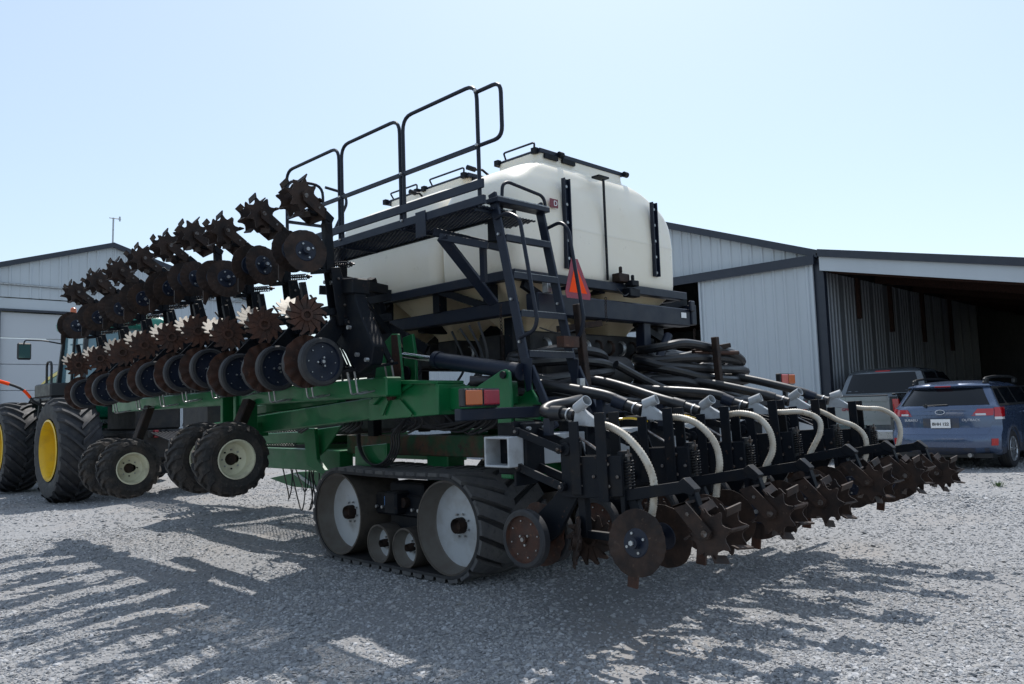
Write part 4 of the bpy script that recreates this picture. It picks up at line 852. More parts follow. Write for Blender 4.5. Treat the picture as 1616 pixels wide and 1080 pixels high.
# rear toolbar with its six units in view
RBY = 4.03; RBZ = 1.275
P(MB().rtube((3.86, RBY, RBZ), (8.75, RBY, RBZ), .25, .215, .016), 'rear_toolbar', GREYP, bevel=.006)
P(MB().beam((3.66, 4.2, 1.545), (8.9, 4.2, 1.545), .07, .085), 'light_bar', NAVY, bevel=.006)
P(MB().box(4.2, 8.4, 4.22, 4.34, 1.05, 1.16), 'green_rear_bar', GREEN, bevel=.008); P(MB().box(5.1, 8.4, 4.35, 4.45, .80, .9), 'green_lower_bar', GREEN, bevel=.008)
for x in (4.5, 5.6, 7.0, 8.2): P(MB().box(x-.03, x+.03, 4.18, 4.24, 1.16, 1.60), 'bar_mast', BLACK, bevel=.006)
xs = [4.06, 4.84, 5.66, 6.5, 7.33, 8.17]
ru = None
rear_units = []
for k, x in enumerate(xs):
    W = fr((x, 4.03, .475+rnd.uniform(-.012, .012)), (-1, 0, 0), (0, -1, 0), (0, 0, 1)) @ Matrix.Rotation(.045+rnd.uniform(-.022, .022), 4, 'X') @ Matrix.Rotation(rnd.uniform(-.03, .03), 4, 'Z')
    if ru is None: ru = row_unit(W, 'rear'); ru0 = W; o = ru
    else: o = dup(ru, W @ ru0.inverted() @ WM[ru.name], pl)
    rear_units.append((o, W)); P(MB().box(x-(.05 if k == 0 else .15), x+.15, RBY-.15, RBY+.14, RBZ-.17, RBZ+.20), 'toolbar_clamp', BLACK, bevel=.01)
    for qx in ((-.13, .13) if k else (-.03, .13)): P(MB().cyl((x+qx, RBY-.15, RBZ+.16), (x+qx, RBY-.18, RBZ+.16), .014, n=6), 'clamp_bolt', STEEL)
    for ch in o.children:
        if ch.name.startswith(('spiked', 'closing', 'coulter')): ch.matrix_basis = ch.matrix_basis @ Matrix.Rotation(rnd.uniform(0, 6.28), 4, 'X')
# white delivery hoses, each with its own bend
HP = [[(0, .80, .955), (0, .90, .93), (0, 1.02, .86), (0, 1.13, .74), (0, 1.19, .60), (0, 1.18, .46), (0, 1.16, .38)],
      [(0, .80, .96), (0, .92, .955), (0, 1.06, .90), (0, 1.17, .78), (0, 1.20, .64), (0, 1.17, .50), (0, 1.15, .40)],
      [(0, .80, .955), (0, .95, .97), (0, 1.10, .93), (0, 1.19, .82), (0, 1.20, .68), (0, 1.13, .55), (0, 1.09, .42)],
      [(0, .80, .93), (0, .92, .92), (-.05, 1.05, .91), (-.08, 1.18, .84), (-.06, 1.19, .72), (-.02, 1.10, .55), (0, 1.07, .42)],
      [(0, .78, .96), (0, .92, .89), (0, 1.03, .82), (-.02, 1.16, .76), (-.03, 1.24, .66), (0, 1.25, .52), (0, 1.2, .4)],
      [(0, .80, .98), (0, .95, .95), (-.04, 1.1, .93), (-.06, 1.22, .84), (-.03, 1.26, .70), (0, 1.22, .52), (0, 1.2, .42)]]
for k, (o, W) in enumerate(rear_units):
    pts = smooth_path(HP[k], 16); n = len(pts)
    h = build(MB().tube(pts, [.0225+(.0028 if (i % 2) else -.001) for i in range(n)], 12), 'white_ribbed_hose', WHOSE, o, frame=W, angle=80)
    # steel Y connector: tapered box with a stub pipe
    a = Vector(HP[k][0]); mb = MB(); d = Vector((0, -.21, .065 if k != 2 else .045)); top_ = a+d
    mb.hexa([a+Vector((-.018, 0, -.02)), a+Vector((.018, 0, -.02)), a+Vector((.018, 0, .016)), a+Vector((-.018, 0, .016))], [top_+Vector((-.024, 0, -.065)), top_+Vector((.024, 0, -.065)), top_+Vector((.024, .035, .072)), top_+Vector((-.024, .035, .072))])
    cn = build(mb, 'hose_connector', GREYP, o, frame=W, bevel=.004)
    s0 = top_+Vector((.01, .035, .045)); s1 = s0+Vector((.02, .105, .05)) if k % 2 == 0 else s0+Vector((-.02, .10, .03))
    dd = (s1-s0); m_ = MB().lathe([(0, .038), (dd.length, .038), (dd.length, .033), (0.0, .033)], s0, dd, 16); build(m_, 'vent_stub', GREYP, o, frame=W)
    build(MB().lathe([(0, .03), (0, .033), (.02, .033), (.02, .03)], a, Vector((0, 1, -.4)), 14), 'hose_clamp', STEEL, o, frame=W)
    # black supply pipe leading in from the hose coils
    e = W @ top_; q = [e, e+Vector((-.01, .14, .045)), e+Vector((-.08, .32, .11+.02*(k % 2))), Vector((e.x-.30+.04*(k % 3), 4.42, e.z+.20+.05*(k % 3))), Vector((e.x-.60+.1*k*.3, 4.75, e.z+.22+.06*(k % 2)))]
    if k == 0: q = [e, e+Vector((0, .10, .015)), e+Vector((.0, .24, .02)), e+Vector((.03, .30, .04)), e+Vector((.12, .31, .07)), e+Vector((.3, .30, .09)), e+Vector((.7, .5, .12))]
    P(MB().tube(smooth_path(q, 8), .044 if k else .038, 12), 'supply_pipe', HOSE)
    P(MB().lathe([(0, .053), (.10, .053)], q[1], q[2]-q[1], 14, capa=True, capb=True), 'pipe_collar', NAVY if k % 2 else HOSE)
    P(MB().lathe([(0, .047), (.012, .047)], q[0]+(q[1]-q[0])*.35, q[1]-q[0], 14, capa=True, capb=True), 'pipe_clamp', STEEL)
    pb = Vector((q[2].x, q[2].y, q[2].z)); P(MB().box(pb.x-.02, pb.x+.02, pb.y-.03, pb.y+.03, RBZ+.11, pb.z-.035), 'pipe_stand', NAVY)
# ------------------------------------------------------------------ platform, ladder, rails
PX0, PX1, PY0, PY1, PZ = 4.27, 4.66, 4.50, 7.85, 3.22
mesh_panel((PX0, PY0+.05, PZ), (0, 1, 0), (1, 0, 0), PY1-PY0-.1, PX1-PX0, .075, .012, 'platform_grating', NAVY)
P(MB().beam((PX0-.01, PY0-.02, PZ+.035), (PX0-.01, PY1, PZ+.035), .03, .075), 'platform_edge_beam', NAVY, bevel=.004)
P(MB().beam((PX0-.02, PY0-.02, PZ+.165), (PX0-.02, PY1, PZ+.165), .02, .075), 'toe_board', NAVY, bevel=.003)
P(MB().beam((PX1+.01, PY0+.05, PZ+.0), (PX1+.01, PY1, PZ+.0), .03, .04), 'platform_inner_beam', BLACK)
for k in range(4): P(MB().box(PX0+.01, PX1, PY0+.1+k*.95, PY0+.13+k*.95, PZ-.03, PZ-.008), 'platform_joist', NAVY)
for y in (5.28, 6.95): P(MB().box(PX0-.035, PX0-.024, y-.07, y+.07, PZ-.14, PZ+.09), 'bolted_plate', NAVY, bevel=.003)
# top tread bridging to the ladder
P(MB().box(4.42, 5.06, 4.50, 4.64, 3.27, 3.31), 'top_tread', NAVY, bevel=.004)
mesh_panel((PX1+.03, 4.66, PZ), (0, 1, 0), (1, 0, 0), .34, .35, .075, .012, 'landing_grating', NAVY)
def rail(pts, name='guard_rail', r=.017, rr=.13): return P(MB().tube(round_path(pts, rr, 5), r, 8), name, RAILP)
GX = 4.27; zt = 4.23; zb = 3.2
rail([(GX, 4.55, zb), (GX, 4.55, zt), (GX, 5.54, zt), (GX, 5.54, zb)]); rail([(GX, 5.59, zb), (GX, 5.59, zt), (GX, 6.54, zt), (GX, 6.54, zb)]); rail([(GX, 6.59, zb), (GX, 6.59, zt), (GX, 7.62, zt), (GX, 7.62, zb)])
P(MB().beam((GX, 4.57, 3.71), (GX, 7.6, 3.71), .028, .034), 'mid_rail', NAVY)
rail([(GX, 4.54, 4.16), (GX, 4.27, 4.16), (GX, 4.27, 3.71), (GX, 4.54, 3.71)], 'rail_return', rr=.09)
rail([(GX+.02, 7.65, zb), (GX+.02, 7.65, 4.15), (4.72, 7.62, 4.15), (4.72, 7.62, zb)], 'end_rail')
P(MB().beam((GX+.03, 7.65, 3.68), (4.7, 7.62, 3.68), .03, .03), 'end_rail_bar', NAVY)
rail([(4.74, 7.6, 4.13), (4.98, 7.58, 4.1), (5.0, 7.56, 3.98), (4.78, 7.56, 3.55)], 'end_handle', rr=.08)
rail([(4.60, 4.64, 3.24), (4.60, 4.62, 3.46), (4.66, 4.62, 3.5), (5.04, 4.55, 3.42), (5.06, 4.55, 3.3)], 'grab_rail', r=.015, rr=.06)
for (y, z) in ((4.55, 4.16), (4.55, 3.71), (5.56, 3.71), (6.56, 3.71), (5.56, 3.28), (6.56, 3.28)): P(MB().cyl((GX-.022, y-.01, z), (GX-.04, y-.01, z), .012, n=6), 'rail_bolt', STEEL)
# ladder
L0, L1 = 4.46, 5.02; yt, yb2 = 4.60, 4.27; ztp, zbt = 3.36, 1.86
for x in (L0, L1): P(MB().beam((x, yt, ztp), (x, yb2, zbt), .028, .085, up=(0, -1, 0)), 'ladder_stringer', NAVY, bevel=.004)
def ly(z): return yt+(yb2-yt)*(ztp-z)/(ztp-zbt)
for z in (2.98, 2.66, 2.34, 2.01):
    y = ly(z); mb = MB().box(L0+.014, L1-.014, y-.045, y+.045, z-.02, z+.012); mb.box(L0+.014, L1-.014, y-.05, y-.044, z-.035, z+.015)
    t_ = P(mb, 'ladder_tread', NAVY)
    tee = MB()
    for k in range(30): xx = L0+.03+k*.0175; tee.box(xx, xx+.009, y-.05, y-.035, z+.012, z+.020)
    tag(build(tee, 'tread_teeth', STEEL, t_), kind='stuff')
tee = MB()
for k in range(36): xx = 4.43+k*.0175; tee.box(xx, xx+.009, 4.50, 4.515, 3.31, 3.32)
tag(P(tee, 'top_tread_teeth', STEEL), kind='stuff')
for k, x in enumerate((L0, L1)):
    sh_ = 0 if k == 0 else 0.0
    if k == 0: q = [px(782, 345, X=4.44), px(800, 335, X=4.44), px(820, 345, X=4.44), px(848, 505, X=4.44), px(843, 522, X=4.44), px(820, 533, X=4.44)]
    else: q = [px(861, 362, X=5.05), px(885, 350, X=5.05), px(897, 362, X=5.05), px(922, 505, X=5.05), px(915, 532, X=5.05), px(888, 545, X=5.05)]
    rail([tuple(v) for v in q], 'ladder_handrail', r=.016, rr=.06)
    for z in (3.0, 2.45, 2.1): P(MB().cyl((x-.014, ly(z), z), (x-.032, ly(z), z), .012, n=6), 'ladder_bolt', STEEL)
for x in (L0, L1):
    P(MB().prism([(x-.02, yb2+.05, 1.98), (x-.02, yb2-.07, 1.96), (x-.02, yb2-.05, 1.72), (x-.02, yb2+.0, 1.70)], (.012, 0, 0)), 'ladder_knuckle', NAVY, bevel=.003)
    P(MB().beam((x+.01, yb2-.03, 1.9), (x+.03, 4.02, 1.42), .03, .06, up=(0, -1, 0)), 'lower_ladder_leg', NAVY, bevel=.004)
P(MB().box(L0+.03, L1+.01, 4.10, 4.19, 1.62, 1.65), 'lower_tread', NAVY)
P(MB().box(L0+.35, L1-.02, 4.18, 4.26, 2.06, 2.15), 'rusty_latch_block', RUST)
P(MB().box(4.90, 4.96, 4.1, 4.14, 1.62, 1.80).cyl((4.93, 4.12, 1.55), (4.93, 4.12, 1.62), .012, n=6), 'ladder_latch', STEEL, bevel=.003)
# triangular bracket below the platform, struts to the frame
P(MB().beam((4.33, 5.22, 3.13), (4.95, 4.98, 3.02), .04, .07), 'bracket_arm', NAVY, bevel=.003)
a = px(700, 375, X=4.36); b = px(792, 505, X=5.0)
P(MB().beam(px(697, 374, X=4.33), px(780, 480, X=4.9), .04, .10, up=(0, -1, .5)), 'bracket_strut', NAVY, bevel=.004)
P(MB().beam(px(694, 374, X=4.33), px(770, 388, X=4.55), .04, .06), 'bracket_top', NAVY, bevel=.003)
P(MB().beam(px(762, 388, X=4.6), px(764, 445, X=4.66), .04, .06, up=(0, 1, 0)), 'bracket_post', NAVY, bevel=.003)
P(MB().box(4.58, 4.68, 4.70, 4.80, 3.0, 3.2), 'bracket_block', BLACK, bevel=.004)
P(MB().beam((4.5, 7.1, 2.98), (5.05, 7.1, 2.98), .05, .07), 'front_bracket_arm', BLACK); P(MB().box(4.60, 4.67, 7.08, 7.15, 2.5, 3.2), 'front_bracket_post', BLACK)
P(MB().beam((4.4, 7.2, 2.88), (5.1, 6.9, 2.85), .05, .09), 'front_bracket_beam', BLACK)
P(MB().beam((4.65, 7.1, 2.75), (5.1, 6.3, 2.2), .06, .1), 'front_strut', BLACK)
# fold tower in the middle of the wing root
P(MB().prism([px(x, y, X=3.75) for x, y in ((529, 441), (557, 440), (560, 468), (570, 500), (590, 545), (585, 575), (565, 590), (545, 560), (535, 545), (518, 528), (526, 500), (529, 470))], (.12, 0, 0)), 'fold_tower', BLACK, bevel=.01)
P(MB().prism([px(x, y, X=3.72) for x, y in ((527, 440), (556, 438), (556, 463), (527, 465))], (.18, 0, 0)), 'tower_cap', BLACK, bevel=.01)
P(MB().beam(px(515, 352, X=3.62), px(522, 440, X=3.7), .06, .09, up=(0, 1, 0)), 'tower_arm', BLACK, bevel=.006)
P(MB().beam(px(545, 445, X=3.95), px(608, 458, X=4.6), .07, .09), 'tower_link', BLACK)
P(MB().beam(px(560, 465, X=4.0), px(612, 530, X=4.5), .06, .11, up=(0, 1, 0)), 'tower_brace', BLACK); P(MB().beam(px(552, 515, X=3.9), px(580, 572, X=4.1), .05, .08, up=(0, 1, 0)), 'fold_link', BLACK, bevel=.005)
P(MB().beam(px(585, 440, X=4.62), px(612, 530, X=4.9), .06, .1, up=(0, 1, 0)), 'platform_brace', BLACK)
for (x, y) in ((516, 446), (526, 447), (553, 517), (581, 568), (566, 560)): p = px(x, y, X=3.70); P(MB().cyl(p, (p[0]-.03, p[1], p[2]), .018, n=8), 'tower_pin', STEEL)
# triangle sign, worklamp
sg = [(-.045, .38), (.045, .38), (.18, .055), (.165, 0), (-.165, 0), (-.18, .055)]
sc0 = px(913, 472, Y=4.62); so = fr(sc0, (1, 0, 0), (0, .08, 1), (0, -1, .08))
so_ = build(MB().prism([(x, z, 0) for x, z in sg], (0, 0, .003)), 'slow_vehicle_sign', DRED, pl, frame=so)
build(MB().prism([(0, .335, .0035), (.128, .055, .0035), (-.128, .055, .0035)], (0, 0, .0015)), 'orange_triangle', ORANGE, so_, frame=so)
for z in (.12, .27): build(MB().cyl((0, z, .004), (0, z, .010), .008, n=8), 'sign_bolt', BLACK, so_, frame=so)
P(MB().beam(sc0+Vector((.0, .02, .12)), sc0+Vector((.0, .30, .12)), .03, .03), 'sign_bracket', BLACK)
P(MB().box(6.62, 6.80, 4.82, 4.92, 2.69, 2.78).cyl((6.7, 4.84, 2.86), (6.7, 4.84, 2.92), .02, n=8).box(6.64, 6.76, 4.80, 4.9, 2.80, 2.86), 'work_lamp', BLACK, bevel=.02)
P(MB().box(6.50, 6.68, 4.86, 4.96, 2.84, 2.93).cyl((6.55, 4.88, 2.93), (6.55, 4.88, 3.0), .02, n=8), 'lamp_bracket', RUSTD, bevel=.02)
# tail lamps on the bar
for x0, nm, dz_ in ((3.66, 'l', 0), (8.45, 'r', .13)):
    o = P(MB().box(x0, x0+.36, 4.13, 4.19, 1.60+dz_, 1.73+dz_), 'tail_lamp_housing', PLAS, bevel=.008)
    la, lb = ((x0+.015, x0+.175), (x0+.19, x0+.345))
    def lens(a, m):
        l = build(MB().box(a[0], a[1], 4.118, 4.131, 1.612+dz_, 1.718+dz_), 'lens', m, o, bevel=.012)
        return l
    if dz_: build(MB().box(x0+.15, x0+.2, 4.15, 4.19, 1.58, 1.61+dz_), 'lamp_stand', PLAS, o)
    lens(la, AMBER if nm == 'l' else REDL); lens(lb, DRED if nm == 'l' else AMBER)
# ------------------------------------------------------------------ hoses
def hose(pts, r, name='hose', m=None, n=10, seg=8): return P(MB().tube(smooth_path(pts, seg), r, n), name, m or HOSE)
def coil(cx, cy, cz, ax, ay, az, loops, r, x_tilt=0.):
    for k in range(loops):
        t = k/max(1, loops-1); z = cz-az/2+az*t; pts = []
        sx = ax*(1-.14*abs(2*t-.9)+rnd.uniform(-.05, .03)); sy = ay*(1+rnd.uniform(-.12, .12)); ox = rnd.uniform(-.05, .05); tl = x_tilt+rnd.uniform(-.05, .05)
        for i in range(14):
            a = 2*math.pi*i/14; c_, s_ = math.cos(a), math.sin(a); q = .72
            X_ = sx*(abs(c_)**q)*(1 if c_ > 0 else -1); Y_ = sy*(abs(s_)**q)*(1 if s_ > 0 else -1)
            pts.append((cx+ox+X_, cy+Y_+rnd.uniform(-.015, .015), z+tl*X_+rnd.uniform(-.010, .010)+.035*math.sin(a*2+k)))
        P(MB().tube(smooth_path(pts, 5, True), r, 10, closed=True), 'coiled_hose', HOSE)
coil(5.65, 4.95, 1.82, .64, .28, .48, 6, .046, -.04)
coil(7.5, 4.68, 1.88, .92, .32, .44, 6, .047, -.07)
coil(7.4, 4.72, 1.90, .80, .18, .38, 4, .045, .03)
for (a, b) in (((936, 700), (911, 480)), ((1143, 680), (1128, 532))):
    P(MB().beam(px(*a, Y=4.28), px(*b, Y=4.30), .065, .065, up=(0, 1, 0)), 'coil_rack_post', RUSTD, bevel=.006)
P(MB().beam((7.69, 4.32, 2.17), (7.25, 4.5, 2.1), .06, .05), 'coil_rack_arm', RUSTD, bevel=.004); P(MB().cyl((7.2, 4.45, 2.08), (7.8, 4.28, 2.09), .022, n=8), 'coil_rack_pin', RUST)
P(MB().beam((5.49, 4.32, 2.3), (5.2, 4.6, 2.26), .05, .05), 'coil_rack_arm', RUSTD)
for k in range(6):     # hoses running on the rear bars
    x = 4.9+k*.62; hose([(x, 4.55, 1.62+.05*(k % 2)), (x+.5, 4.42, 1.60), (x+1.0, 4.36, 1.56), (x+1.35, 4.30, 1.5)], .038, 'feed_hose')
hose([(5.9, 4.5, 1.95), (6.5, 4.4, 1.72), (7.2, 4.35, 1.62), (8.0, 4.3, 1.56), (8.5, 4.2, 1.5)], .04, 'feed_hose')
for k in range(14):     # narrow hydraulic lines round the fold arms and centre
    y = 4.9+.26*k; x = 4.72+.12*(k % 4); v = rnd.uniform(-.1, .1)
    hose([(x, y+.2, 2.35), (x+.08, y+.12+v, 2.0), (x+.02, y+.3+v, 1.7), (x+.1, y+.1, 1.48), (x+.15, y+.4, 1.36)], .012, 'hydraulic_line', RUB, 6)
for k in range(4):
    r_ = .28+.012*k; c = Vector((4.92+.02*k, 7.0, 1.30)); pts = [c+Vector((0, r_*1.15*math.cos(a), r_*math.sin(a))) for a in [math.pi*(.05-i/9*1.1) for i in range(10)]]
    hose([tuple(p) for p in pts]+[(5.0, 6.55, 1.5)], .011, 'hydraulic_line', RUB, 6, 4)
for k in range(5): hose([(5.0+.05*k, 7.0-.2*k, 1.55), (5.05, 6.4-.2*k, 1.42-.02*k), (5.1, 5.6-.1*k, 1.48+.02*k), (5.2, 5.0, 1.6)], .012, 'hydraulic_line', RUB, 6)
for k in range(7):     # loose lines hanging down in front of the tracks
    y = 8.75+.13*k+rnd.uniform(-.05, .05); x = 5.5+rnd.uniform(-.25, .25); d = rnd.uniform(.22, .50); e = rnd.uniform(.2, .5)
    hose([(x, y, .85), (x-.04, y-.03, .80-d*.6), (x-.02, y+.08, .80-d), (x+.05, y+e*.6, .80-d*.8), (x+.05, y+e, .85)], .009, 'hanging_line', RUB, 6, 10)
for k in range(3): hose([(5.4, 8.55-.1*k, .85), (5.3, 8.45-.12*k, .5), (5.2, 8.3-.14*k, .25+.06*k), (5.2, 8.0-.1*k, .3), (5.2, 7.8, .6)], .011, 'hanging_line', RUB, 6)
for k in range(4):
    x = 5.15+.75*k; hose([(x, 4.2, 1.42), (x+.2, 4.0, 1.46), (x+.35, 3.9, 1.43), (x+.5, 3.95, 1.4)], .009, 'yellow_line', YEL, 6)
def chain(p, L_, n): 
    mb = MB(); p = Vector(p)
    for k in range(n):
        c = p-Vector((.006*math.sin(k*.4), 0, (k+.5)*L_/n)); h = L_/n*.72; w_ = .011; e = Vector((1, 0, 0)) if k % 2 else Vector((0, 1, 0))
        mb.tube([c+e*w_+Vector((0, 0, h*.4)), c+Vector((0, 0, h*.7)), c-e*w_+Vector((0, 0, h*.4)), c-e*w_-Vector((0, 0, h*.4)), c-Vector((0, 0, h*.7)), c+e*w_-Vector((0, 0, h*.4))], .004, 4, closed=True)
    P(mb, 'chain', RUSTD)
chain((4.86, 4.95, 2.50), .62, 20); chain((5.02, 4.9, 2.46), .7, 22); chain((5.92, 4.6, 2.60), .24, 8); chain((7.78, 4.8, 2.4), .5, 16)
P(MB().tube(smooth_path([(5.25, 4.85, 2.3), (5.5, 4.84, 2.26), (5.8, 4.84, 2.31)], 6), .006, 5), 'wire', RUB); P(MB().tube(smooth_path([(6.1, 4.6, 2.7), (6.35, 4.7, 2.66), (6.62, 4.84, 2.72)], 6), .006, 5), 'wire', RUB)
# red machinery glimpsed under the wing
P(MB().box(5.6, 6.3, 12.2, 12.7, 1.3, 1.75), 'gearbox', BROWNH, bevel=.04)
# ------------------------------------------------------------------ wheels for road vehicles and tractor
def lerp(tab, z):
    if z <= tab[0][0]: return tab[0][1]
    for (a, b), (c, d) in zip(tab, tab[1:]):
        if z <= c: return b+(d-b)*(z-a)/(c-a)
    return tab[-1][1]
def car_wheel(parent, c, r, wd, sgn, frame, rimr, spokes=10, two=False):
    c = Vector(c); ax = (0, 1, 0)
    t = MB(); tyre_body(t, c, ax, r, rimr, wd, 40, crown=.018)
    for k in (-.3, -.1, .1, .3): t.lathe([(wd*k-.006, r-.004), (wd*k-.006, r+.004), (wd*k+.006, r+.004), (wd*k+.006, r-.004)], c, ax, 40)
    w_ = build(t, 'wheel', RUB, parent, frame=frame, angle=30); h = wd/2*sgn
    rim = MB().lathe([(h*.85, rimr+.004), (h*.9, rimr-.012), (h*.5, rimr-.02), (-h*.2, rimr-.03), (-h*.2, 0.001)], c, ax, 36)
    o = build(rim, 'rim', DRUM, w_, frame=frame)
    m = MB().lathe([(h*.85, rimr+.002), (h*.93, rimr-.008), (h*.8, rimr-.022), (h*.7, rimr-.022)], c, ax, 36)
    for k in range(spokes):
        a = 2*math.pi*k/spokes; d = Vector((math.cos(a), 0, math.sin(a))); m.beam(c+Vector((0, h*.72, 0))+d*.03, c+Vector((0, h*.80, 0))+d*(rimr-.015), .03, .03, up=(0, 1, 0))
    m.lathe([(h*.6, .07), (h*.84, .065), (h*.84, .001)], c, ax, 20)
    build(m, 'alloy_spokes', ALLOY, w_, frame=frame); return w_
class Body:
    def __init__(s, hw, xr, xf, cr, cfv, F): s.hw, s.xr, s.xf, s.cr, s.cf, s.F = hw, xr, xf, cr, cfv, F
    def S(s, u, z, off=0.):         # rear face for |u|<=1, sides beyond
        a = min(1, abs(u)); sg = 1 if u >= 0 else -1; H = lerp(s.hw, z)
        x = lerp(s.xr, z)+s.cr*a**3.6; y = sg*H*(a-.0*(a**6))
        n = Vector((-1, sg*a**3*1.0, 0)).normalized()
        if abs(u) > 1: x += (abs(u)-1)*H; n = Vector((0, sg, 0))
        return Vector((x, y, z))+n*off
    def shell(s, name, m, parent, levels, cutters=()):
        mb = MB(); N = 12; cols = []
        for k in range(-N, N+1): cols.append(('r', k/N))
        for k in range(1, 12): cols.append(('sR', k/12))
        for k in range(-N, N+1): cols.append(('f', k/N))
        for k in range(1, 12): cols.append(('sL', k/12))
        def P_(i, j):
            z = levels[j]; H = lerp(s.hw, z); t, v = cols[i]; x0 = lerp(s.xr, z)+s.cr; x1 = lerp(s.xf, z)-s.cf
            if t == 'r': return s.S(v, z)
            if t == 'f': return Vector((x1+s.cf*(1-abs(v)**3), -v*H, z))
            if t == 'sR': return Vector((x0+(x1-x0)*v, H, z))
            return Vector((x1+(x0-x1)*v, -H, z))
        n = len(levels); mb.grid(P_, len(cols), n, wrapu=True)
        mb.f.append(tuple(i*n for i in reversed(range(len(cols))))); mb.sm.append(False); mb.mi.append(0)
        mb.f.append(tuple(i*n+n-1 for i in range(len(cols)))); mb.sm.append(True); mb.mi.append(0)
        o = build(mb, name, m, parent, frame=s.F, angle=42)
        if cutters:
            for (c, r, y0, y1) in cutters:
                ct = build(MB().cyl((c[0], y0, c[1]), (c[0], y1, c[1]), r, n=40), 'cutter', m, None, frame=s.F)
                b = o.modifiers.new('cut', 'BOOLEAN'); b.object = ct; b.operation = 'DIFFERENCE'; b.solver = 'EXACT'
                bpy.context.view_layer.update(); me = bpy.data.meshes.new_from_object(o.evaluated_get(bpy.context.evaluated_depsgraph_get()))
                o.modifiers.clear(); o.data = me; bpy.data.objects.remove(ct)
        return o
    def patch(s, name, m, parent, u0, u1, z0, z1, off=.006, u0t=None, u1t=None, nu=10, nz=4):
        u0t = u0 if u0t is None else u0t; u1t = u1 if u1t is None else u1t
        def g(i, j):
            a = min(max(i-1, 0), nu)/nu; b = min(max(j-1, 0), nz)/nz; edge = i in (0, nu+2) or j in (0, nz+2)
            z = z0+(z1-z0)*b; return s.S((u0+(u1-u0)*a)*(1-b)+(u0t+(u1t-u0t)*a)*b, z, -.008 if edge else off)
        return build(MB().grid(g, nu+3, nz+3), name, m, parent, frame=s.F, angle=30)
    def side(s, name, m, parent, sg, xb0, xb1, xt0, xt1, z0, z1, off=.005, nz=4, zb1=None, zt1=None):
        def g(i, j):
            a = min(max(i-1, 0), 4)/4; b = min(max(j-1, 0), nz)/nz; edge = i in (0, 6) or j in (0, nz+2)
            x = (xb0+(xb1-xb0)*a)*(1-b)+(xt0+(xt1-xt0)*a)*b; z = z0+(z1-z0)*b
            return Vector((x, sg*(lerp(s.hw, z)+(-.01 if edge else off)), z))
        return build(MB().grid(g, 7, nz+3), name, m, parent, frame=s.F, angle=30)

